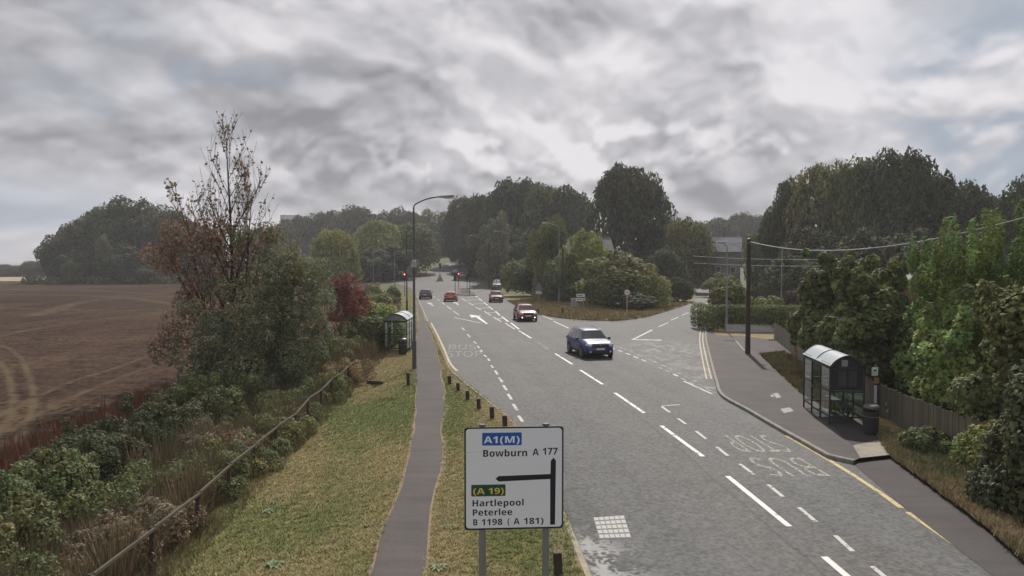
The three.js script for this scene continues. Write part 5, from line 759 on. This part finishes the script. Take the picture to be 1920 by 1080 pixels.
// ================================================================== HOUSES
function house(name, label, pos, turn, w, d, hw, hr, mats, o = {}) {
  const t = thing(name, label, o.category || 'house', pos, turn); mesh('wall', (() => { const s = new THREE.Shape(); s.moveTo(-d / 2, -4); s.lineTo(d / 2, -4); s.lineTo(d / 2, hw); s.lineTo(0, hw + hr); s.lineTo(-d / 2, hw); const g = new THREE.ExtrudeGeometry(s, { depth: w, bevelEnabled: false }); g.rotateY(Math.PI / 2); g.translate(-w / 2, 0, 0); return g; })(), mats[0], t);
  const sl = Math.hypot(d / 2, hr) + 0.35, an = Math.atan2(hr, d / 2), rf = mesh('roof', [1, -1].map((k) => { const g = new THREE.BoxGeometry(w + 0.5, 0.1, sl); g.translate(0, 0.06, k * (sl / 2)); g.rotateX(k * an); g.translate(0, hw + hr, 0); return g; }), mats[1], t); mesh('ridge', bx(w + 0.52, 0.12, 0.2, 0, hw + hr + 0.1, 0), mats[1], rf);
  if (o.chimney) { mesh('chimney', bx(0.7, 1.3, 0.6, w * 0.32, hw + hr + 0.35, 0.2), mats[0], rf); }
  for (const [x, y, ww, hh] of o.windows || []) { const f = mesh('window', bx(ww + 0.14, hh + 0.14, 0.06, x, y, d / 2 + 0.035), M.white2, t); mesh('pane', bx(ww, hh, 0.02, x, y, d / 2 + 0.068), phys([0.02, 0.022, 0.026], { roughness: 0.1 }), f); mesh('sill', bx(ww + 0.3, 0.06, 0.14, x, y - hh / 2 - 0.12, d / 2 + 0.07), M.concrete, f); }
  return t;
}
const slate = std([0.15, 0.15, 0.165], { map: rep(grainTex, 2.5), roughness: 0.7 }), stone = std([0.21, 0.19, 0.165], { map: rep(grainTex, 2), roughness: 0.95 }), brick = std([0.24, 0.15, 0.11], { map: rep(grainTex, 1.2), roughness: 0.95 });
{
  let q = W(1362, 470, 140); house('stone_house', 'pale roofed stone house beyond the side road bend', [q.x, q.y - 4.6, q.z], -0.3, 5.2, 5, 4.5, 2.6, [stone, std([0.42, 0.42, 0.43], { map: rep(grainTex, 2), roughness: 0.45 })], { windows: [[-1.4, 0.9, 0.8, 1.1], [1.3, 0.9, 0.8, 1.1]] });
  q = W(1094, 470, 118); house('bungalow', 'slate roofed bungalow half hidden behind the yellow green tree', [q.x, 1.2, q.z], 0.12, 8.5, 7, 5.6, 3.1, [stone, slate], { chimney: true, windows: [[-2, 4.2, 1.2, 1.2], [2, 4.2, 1.2, 1.2]] });
  q = W(545, 412, 345); house('farmhouse', 'small far farmhouse on the hill beside the sparse tree', [q.x, q.y - 3, q.z], 0.3, 9, 6, 3, 2, [stone, slate]);
  // brick gable behind the maples: courses laid one by one
  const g = W(1728, 560, 36), t = thing('brick_gable', 'brick gable wall with dark verge showing between the bushes', 'building', [g.x, -0.9, g.z], -0.25); mesh('wall', bx(5.2, 4.7, 4, 0, 2.35, -2.06), std([0.14, 0.115, 0.09]), t); mesh('verge', [beam([-2.9, 3.9, 0.1], [0, 5.9, 0.1], 0.14, 0.16), beam([0, 5.9, 0.1], [2.9, 3.9, 0.1], 0.14, 0.16)], M.darkpaint, t); mesh('roof', [beam([-3.0, 3.95, -2.1], [-0.02, 6.0, -2.1], 4.2, 0.12), beam([0.02, 6.0, -2.1], [3.0, 3.95, -2.1], 4.2, 0.12)], slate, t);
  const tri = new THREE.Shape(); tri.moveTo(-2.55, 0); tri.lineTo(2.55, 0); tri.lineTo(0, 1.3); const tg = new THREE.ExtrudeGeometry(tri, { depth: 0.12, bevelEnabled: false }); tg.translate(0, 4.6, -0.1); mesh('gable', tg, brick, t);
  const mm = [[0.25, 0.17, 0.12], [0.21, 0.145, 0.105], [0.27, 0.19, 0.13]].map((c) => std(c)), r = rngOf(71), bg = new THREE.BoxGeometry(0.43, 0.13, 0.05); for (let j = 0; j < 22; j++) for (let i = 0; i < 11; i++) { const b = new THREE.Mesh(bg, mm[Math.floor(r() * 3)]); b.name = 'brick'; b.position.set(-2.3 + i * 0.45 + (j % 2) * 0.2, 1.3 + j * 0.15, -0.05 + r() * 0.01); b.castShadow = b.receiveShadow = true; t.add(b); }
  q = G(1492, 590, 0); const sh = thing('garden_shed', 'low flat roofed shed behind the garden hedge', 'shed', [q.x + 2.2, 0, q.z - 4], 0.1); mesh('wall', bx(3.0, 2.3, 2.2, 0, 1.15, 0), std([0.10, 0.08, 0.075]), sh); mesh('roof', bx(3.5, 0.12, 2.7, 0, 2.36, 0), std([0.42, 0.41, 0.38]), sh); mesh('window', bx(1.0, 0.7, 0.04, -0.3, 1.4, 1.125), phys([0.03, 0.03, 0.035], { roughness: 0.1 }), sh);
  q = W(1500, 545, 75); const bw = thing('garden_screen', 'brown timber screen fence at the back of the garden', 'fence', [q.x, 0, q.z - 6]); for (let i = 0; i < 24; i++) mesh('board', bx(0.28, 2.6, 0.05, -3.6 + i * 0.3, 1.3, 0), M.timberDark, bw);
}

// ================================================================== VEHICLES (front is local +z)
M.glass = phys([0.012, 0.014, 0.016], { roughness: 0.06, clearcoat: 1, clearcoatRoughness: 0.03 }); M.tyre = std([0.018, 0.018, 0.019], { roughness: 0.9 }); M.rim = std([0.12, 0.12, 0.125], { metalness: 0.6, roughness: 0.4 }); M.clad = std([0.02, 0.02, 0.021], { roughness: 0.7 });
M.plateW = std([0.62, 0.62, 0.58], { roughness: 0.4 }); M.plateY = std([0.6, 0.48, 0.08], { roughness: 0.4 }); M.headlight = phys([0.62, 0.64, 0.68], { roughness: 0.12, clearcoat: 1 }); M.tail = phys([0.28, 0.015, 0.015], { roughness: 0.2, clearcoat: 1 }); M.chrome = std([0.6, 0.6, 0.62], { metalness: 1, roughness: 0.2 });
function car(name, label, pos, turn, rgb, o = {}) {
  const t = thing(name, label, o.category || 'car', pos, turn), L = o.len ?? 4.25, Wd = (o.wid ?? 1.82) / 2, HT = o.hei ?? 1.58;
  const kind = o.kind || 'suv';
  const prof = { suv: { top: [[0, 0.74], [0.015, 0.86], [0.06, 0.94], [0.16, 1.0], [0.255, 1.05], [0.40, 1.50], [0.46, 1.56], [0.60, 1.585], [0.78, 1.55], [0.88, 1.49], [0.955, 1.12], [0.975, 0.98], [1, 0.78]], belt: [[0, 0.6], [0.05, 0.84], [0.25, 0.97], [0.6, 1.02], [0.85, 1.06], [0.96, 1.04], [0.98, 0.9], [1, 0.66]], cowl: 0.255, roofF: 0.40, win: [[0.345, 0.535], [0.56, 0.745], [0.765, 0.85]], rear: [0.88, 0.955] },
    hatch: { top: [[0, 0.62], [0.015, 0.72], [0.06, 0.8], [0.16, 0.88], [0.25, 0.93], [0.42, 1.37], [0.48, 1.42], [0.60, 1.45], [0.78, 1.42], [0.88, 1.36], [0.96, 1.02], [0.98, 0.9], [1, 0.7]], belt: [[0, 0.5], [0.05, 0.7], [0.25, 0.86], [0.6, 0.9], [0.85, 0.94], [0.96, 0.94], [0.98, 0.82], [1, 0.6]], cowl: 0.25, roofF: 0.42, win: [[0.35, 0.535], [0.56, 0.75], [0.77, 0.85]], rear: [0.88, 0.96] },
    van: { top: [[0, 0.85], [0.02, 1.0], [0.08, 1.1], [0.15, 1.18], [0.30, 1.9], [0.36, 1.97], [0.6, 2.0], [0.95, 1.96], [0.985, 1.8], [1, 1.2]], belt: [[0, 0.7], [0.08, 0.98], [0.15, 1.1], [0.6, 1.15], [0.96, 1.15], [0.985, 1.1], [1, 0.8]], cowl: 0.15, roofF: 0.30, win: [[0.25, 0.42]], rear: [2, 2] } }[kind];
  const k = HT / prof.top.reduce((m, p) => Math.max(m, p[1]), 0), ts = new Set([0, 0.008, 0.015, 0.03, 0.06, 0.1, 0.16, 0.21, 0.96, 0.97, 0.98, 0.99, 1, prof.cowl, prof.roofF, ...prof.win.flat(), ...prof.rear.filter((v) => v < 2)]); for (let i = 4; i < 20; i++) ts.add(i / 20); const T = [...ts].sort((a, b) => a - b).filter((v, i, a) => !i || v - a[i - 1] > 0.004);
  const half = (u) => Wd * table([[0, 0.74], [0.015, 0.83], [0.05, 0.93], [0.12, 0.985], [0.3, 1], [0.75, 1], [0.9, 0.975], [0.97, 0.92], [1, 0.84]], u), bot = (u) => table([[0, 0.34], [0.03, 0.22], [0.5, 0.2], [0.97, 0.26], [1, 0.4]], u);
  const rings = T.map((u) => { const w = half(u), top = table(prof.top, u) * k, belt = Math.min(table(prof.belt, u) * k, top - 0.035), b = bot(u), g = clamp((top - belt) / 0.5), wr = lerp(w * 0.86, w * 0.70, g), z = L / 2 - u * L;
    const half_ = [[0, b], [w * 0.82, b], [w * 0.955, b + 0.07], [w * 0.99, b + 0.2], [w, lerp(b, belt, 0.55)], [w * 0.985, belt - 0.07], [w * 0.945, belt], [lerp(w * 0.93, wr, 0.56), lerp(belt, top, 0.55)], [lerp(w * 0.90, wr, 0.92 + 0.08 * g), lerp(belt, top, 0.9)], [wr * 0.86, top - 0.012], [wr * 0.45, top + 0.004], [0, top + 0.01]];
    return half_.map(([x, y]) => [x, y, z]); });
  const N = rings[0].length, V = []; for (const s of [1, -1]) for (const rg of rings) for (const p of rg) V.push(s * p[0], p[1], p[2]); const id = (s, i, j) => s * rings.length * N + i * N + j;
  const sets = { body: [], windscreen: [], rear_window: [], cladding: [] }, sides = [];
  const quad = (arr, s, i, j) => { const a = id(s, i, j), b = id(s, i + 1, j), c = id(s, i + 1, j + 1), d = id(s, i, j + 1); if (s === 0) arr.push(a, b, d, b, c, d); else arr.push(a, d, b, b, d, c); };
  const winQ = prof.win.flatMap((w) => [0, 1].map((s) => ({ w, s, q: [] })));
  for (let s = 0; s < 2; s++) for (let i = 0; i + 1 < T.length; i++) for (let j = 0; j + 1 < N; j++) { const m = (T[i] + T[i + 1]) / 2; let dest = sets.body; if (j < 2 || (kind === 'suv' && j === 2)) dest = sets.cladding; if (j >= 8 && m > prof.cowl && m < prof.roofF) dest = sets.windscreen; if (j >= 8 && m > prof.rear[0] && m < prof.rear[1]) dest = sets.rear_window; if (j === 6 || j === 7) for (const q of winQ) if (q.s === s && m > q.w[0] && m < q.w[1]) dest = q.q; quad(dest, s, i, j); }
  for (const [i, flip] of [[0, 0], [T.length - 1, 1]]) for (let s = 0; s < 2; s++) for (let j = 1; j + 1 < N; j++) { const a = id(s, i, 0), b = id(s, i, j), c = id(s, i, j + 1); if ((s === 0) !== !!flip) sets.body.push(a, b, c); else sets.body.push(a, c, b); }
  const part = (n, idx, mat) => { if (!idx.length) return; const g = new THREE.BufferGeometry(); g.setAttribute('position', new THREE.Float32BufferAttribute(V, 3)); g.setIndex(idx); let q = g.toNonIndexed(); q = mergeVertices(q, 1e-4); return mesh(n, toCreasedNormals(q, 0.75), mat, t); };
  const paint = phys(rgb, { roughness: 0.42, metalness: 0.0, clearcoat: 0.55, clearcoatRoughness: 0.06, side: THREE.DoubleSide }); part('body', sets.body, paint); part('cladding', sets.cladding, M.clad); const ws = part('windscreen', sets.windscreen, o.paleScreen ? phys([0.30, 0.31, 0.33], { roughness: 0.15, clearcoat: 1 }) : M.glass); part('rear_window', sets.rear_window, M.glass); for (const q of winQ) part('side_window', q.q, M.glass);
  const fz = L / 2, hl = (kind === 'hatch' ? 0.68 : kind === 'van' ? 0.9 : 0.80) * k * (HT / 1.58 > 0 ? 1 : 1);
  for (const s of [-1, 1]) {
    const h = new RoundedBoxGeometry(0.40, 0.15, 0.12, 2, 0.045); h.rotateY(s * 0.55); h.rotateZ(s * 0.12); h.translate(s * Wd * 0.74, hl, fz - 0.085); mesh('headlight', h, M.headlight, t);
    const tl = new RoundedBoxGeometry(0.36, 0.17, 0.12, 2, 0.04); tl.rotateY(-s * 0.4); tl.translate(s * Wd * 0.76, hl + 0.10, -fz + 0.065); mesh('tail_light', tl, M.tail, t);
    const fl = new THREE.CylinderGeometry(0.06, 0.06, 0.05, 14); fl.rotateX(Math.PI / 2); fl.translate(s * Wd * 0.66, 0.42, fz - 0.02); mesh('fog_light', fl, o.lit ? M.drl : M.headlight, t);
    const mr = new RoundedBoxGeometry(0.2, 0.14, 0.1, 2, 0.04); mr.translate(s * (Wd + 0.08), table(prof.belt, prof.cowl + 0.08) * k + 0.06, fz - (prof.cowl + 0.07) * L); mesh('mirror', mr, o.darkMirror === false ? paint : M.clad, t);
    for (const u of [0.53, 0.745]) { if (kind !== 'van') mesh('door_handle', bx(0.03, 0.03, 0.16, s * (Wd + 0.004), table(prof.belt, u) * k - 0.12, fz - u * L + 0.1, 0.01), paint, t); }
    for (const u of [0.55, 0.33]) mesh('door_gap', bx(0.006, table(prof.belt, u) * k - 0.42, 0.012, s * (Wd - 0.001), (table(prof.belt, u) * k + 0.36) / 2, fz - u * L), M.clad, t);
    for (const u of [0.20, 0.79]) { const r = o.wheel ?? (kind === 'hatch' ? 0.31 : 0.345), z = fz - u * L; const ar = new THREE.CylinderGeometry(r + 0.07, r + 0.07, 0.05, 24); ar.rotateZ(Math.PI / 2); ar.translate(s * (Wd - 0.016), r, z); mesh('wheel_arch', ar, M.clad, t); const tg = new THREE.TorusGeometry(r - 0.075, 0.075, 10, 26); tg.rotateY(Math.PI / 2); tg.scale(1.35, 1, 1); tg.translate(s * (Wd - 0.06), r, z); const wh = mesh('wheel', tg, M.tyre, t); const rm = new THREE.CylinderGeometry(r - 0.10, r - 0.10, 0.03, 20); rm.rotateZ(Math.PI / 2); rm.translate(s * (Wd + 0.012), r, z); mesh('rim', rm, M.rim, wh); }
  }
  mesh('grille', bx(Wd * 1.12, 0.15, 0.05, 0, hl - 0.06, fz - 0.005, 0.02), M.clad, t); mesh('lower_intake', bx(Wd * 1.2, 0.16, 0.05, 0, 0.42, fz - 0.002, 0.02), M.clad, t); mesh('front_plate', bx(0.52, 0.115, 0.02, 0, 0.58, fz + 0.018), M.plateW, t); mesh('rear_plate', bx(0.52, 0.115, 0.02, 0, 0.72 * k, -fz - 0.008), M.plateY, t); mesh('rear_bumper', bx(Wd * 1.5, 0.2, 0.08, 0, 0.45, -fz - 0.005, 0.04), M.clad, t);
  if (o.diamond) { const g = new THREE.TorusGeometry(0.075, 0.018, 4, 4); g.scale(0.8, 1.15, 1); g.translate(0, hl + 0.03, fz + 0.03); mesh('emblem', g, M.chrome, t); }
  if (o.rails) for (const s of [-1, 1]) mesh('roof_rail', tube([[s * Wd * 0.62, HT - 0.05, fz - 0.42 * L], [s * Wd * 0.64, HT + 0.03, fz - 0.5 * L], [s * Wd * 0.64, HT + 0.03, fz - 0.75 * L], [s * Wd * 0.62, HT - 0.05, fz - 0.84 * L]], 0.018, 14, 5), M.chrome, t);
  if (o.drl) for (const s of [-1, 1]) { const c = tube([[s * Wd * 0.58, hl + 0.03, fz - 0.005], [s * Wd * 0.62, hl - 0.08, fz - 0.01], [s * Wd * 0.75, hl - 0.11, fz - 0.05]], 0.014, 10, 5); mesh('running_light', c, M.headlight, t); }
  if (o.pillar) mesh('screen_pillar', beam([0, prof.top[3][1] * k + 0.02, fz - 0.15 * L + 0.03], [0, prof.top[4][1] * k + 0.03, fz - 0.3 * L + 0.02], 0.1, 0.05), M.clad, t);
  return t;
}
M.drl = std([0.9, 0.85, 0.85], { emissive: new THREE.Color().setRGB(1, 0.93, 0.93), emissiveIntensity: 1.4 });
function onRoad(px, py, dir, len) { const p = G(px, py, ROAD), f = new THREE.Vector3(Math.sin(dir), 0, Math.cos(dir)); return { p, f }; }
function coming(px, py, deg, len) { const a = deg * Math.PI / 180, p = G(px, py, ROAD); p.x -= Math.sin(a) * len / 2; p.z -= Math.cos(a) * len / 2; p.y = H(p.x, p.z) + ROAD; return [p, a]; }
function going(px, py, deg, len) { const a = Math.PI + deg * Math.PI / 180, p = G(px, py, ROAD); p.x += Math.sin(a) * len / 2; p.z += Math.cos(a) * len / 2; p.y = H(p.x, p.z) + ROAD; return [p, a]; }
let cp = coming(1126, 673, 12, 4.25); car('blue_car', 'dark blue compact sport utility car driving towards the give way lines', ...cp, [0.014, 0.028, 0.15], { diamond: true, rails: true, drl: true, hei: 1.62, wid: 1.86 });
cp = coming(991, 603.5, 8, 4.4); car('red_car', 'bright dark red sport utility car following the blue car', ...cp, [0.26, 0.010, 0.024], { lit: true, hei: 1.6, wid: 1.86, len: 4.4 });
cp = coming(931.5, 567.5, 5, 4.1); car('maroon_car', 'maroon hatchback leaving the hatched junction lane', ...cp, [0.16, 0.010, 0.022], { kind: 'suv', hei: 1.62, len: 4.1, wid: 1.8 });
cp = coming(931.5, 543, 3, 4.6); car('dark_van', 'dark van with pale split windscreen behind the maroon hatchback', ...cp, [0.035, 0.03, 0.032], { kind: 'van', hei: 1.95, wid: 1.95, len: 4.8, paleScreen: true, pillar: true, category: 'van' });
cp = going(797, 561.5, 4, 4.3); car('grey_car', 'dark grey car waiting in the lane nearest the left kerb', ...cp, [0.06, 0.063, 0.072], { hei: 1.6, wid: 1.88 });
cp = going(844.5, 566, 3, 4.3); car('orange_car', 'orange hatchback waiting beside the traffic island', ...cp, [0.50, 0.065, 0.012], { kind: 'hatch', hei: 1.48, wid: 1.9 });
cp = coming(857.5, 502, 4, 4.6); car('white_van', 'white vehicle coming down the hill road', ...cp, [0.55, 0.55, 0.55], { kind: 'van', hei: 2.1, wid: 1.95, len: 4.8, category: 'van' });
cp = coming(868, 522.5, 14, 4.3); car('silver_car', 'silver grey car reaching the junction from the hill road', ...cp, [0.16, 0.165, 0.17], { kind: 'hatch', hei: 1.5 });
cp = coming(854, 516, 6, 4.2); car('wine_car', 'dark wine red car behind the island on the hill road', ...cp, [0.09, 0.016, 0.026], { kind: 'hatch', hei: 1.5 });
{ const q = G(1438, 541, 0.1); car('parked_car', 'pale parked car half hidden behind the garden shrubs', [q.x + 1, 0.05, -84], 1.3, [0.45, 0.45, 0.44], { hei: 1.55 }); }

renderer.render(scene, camera);
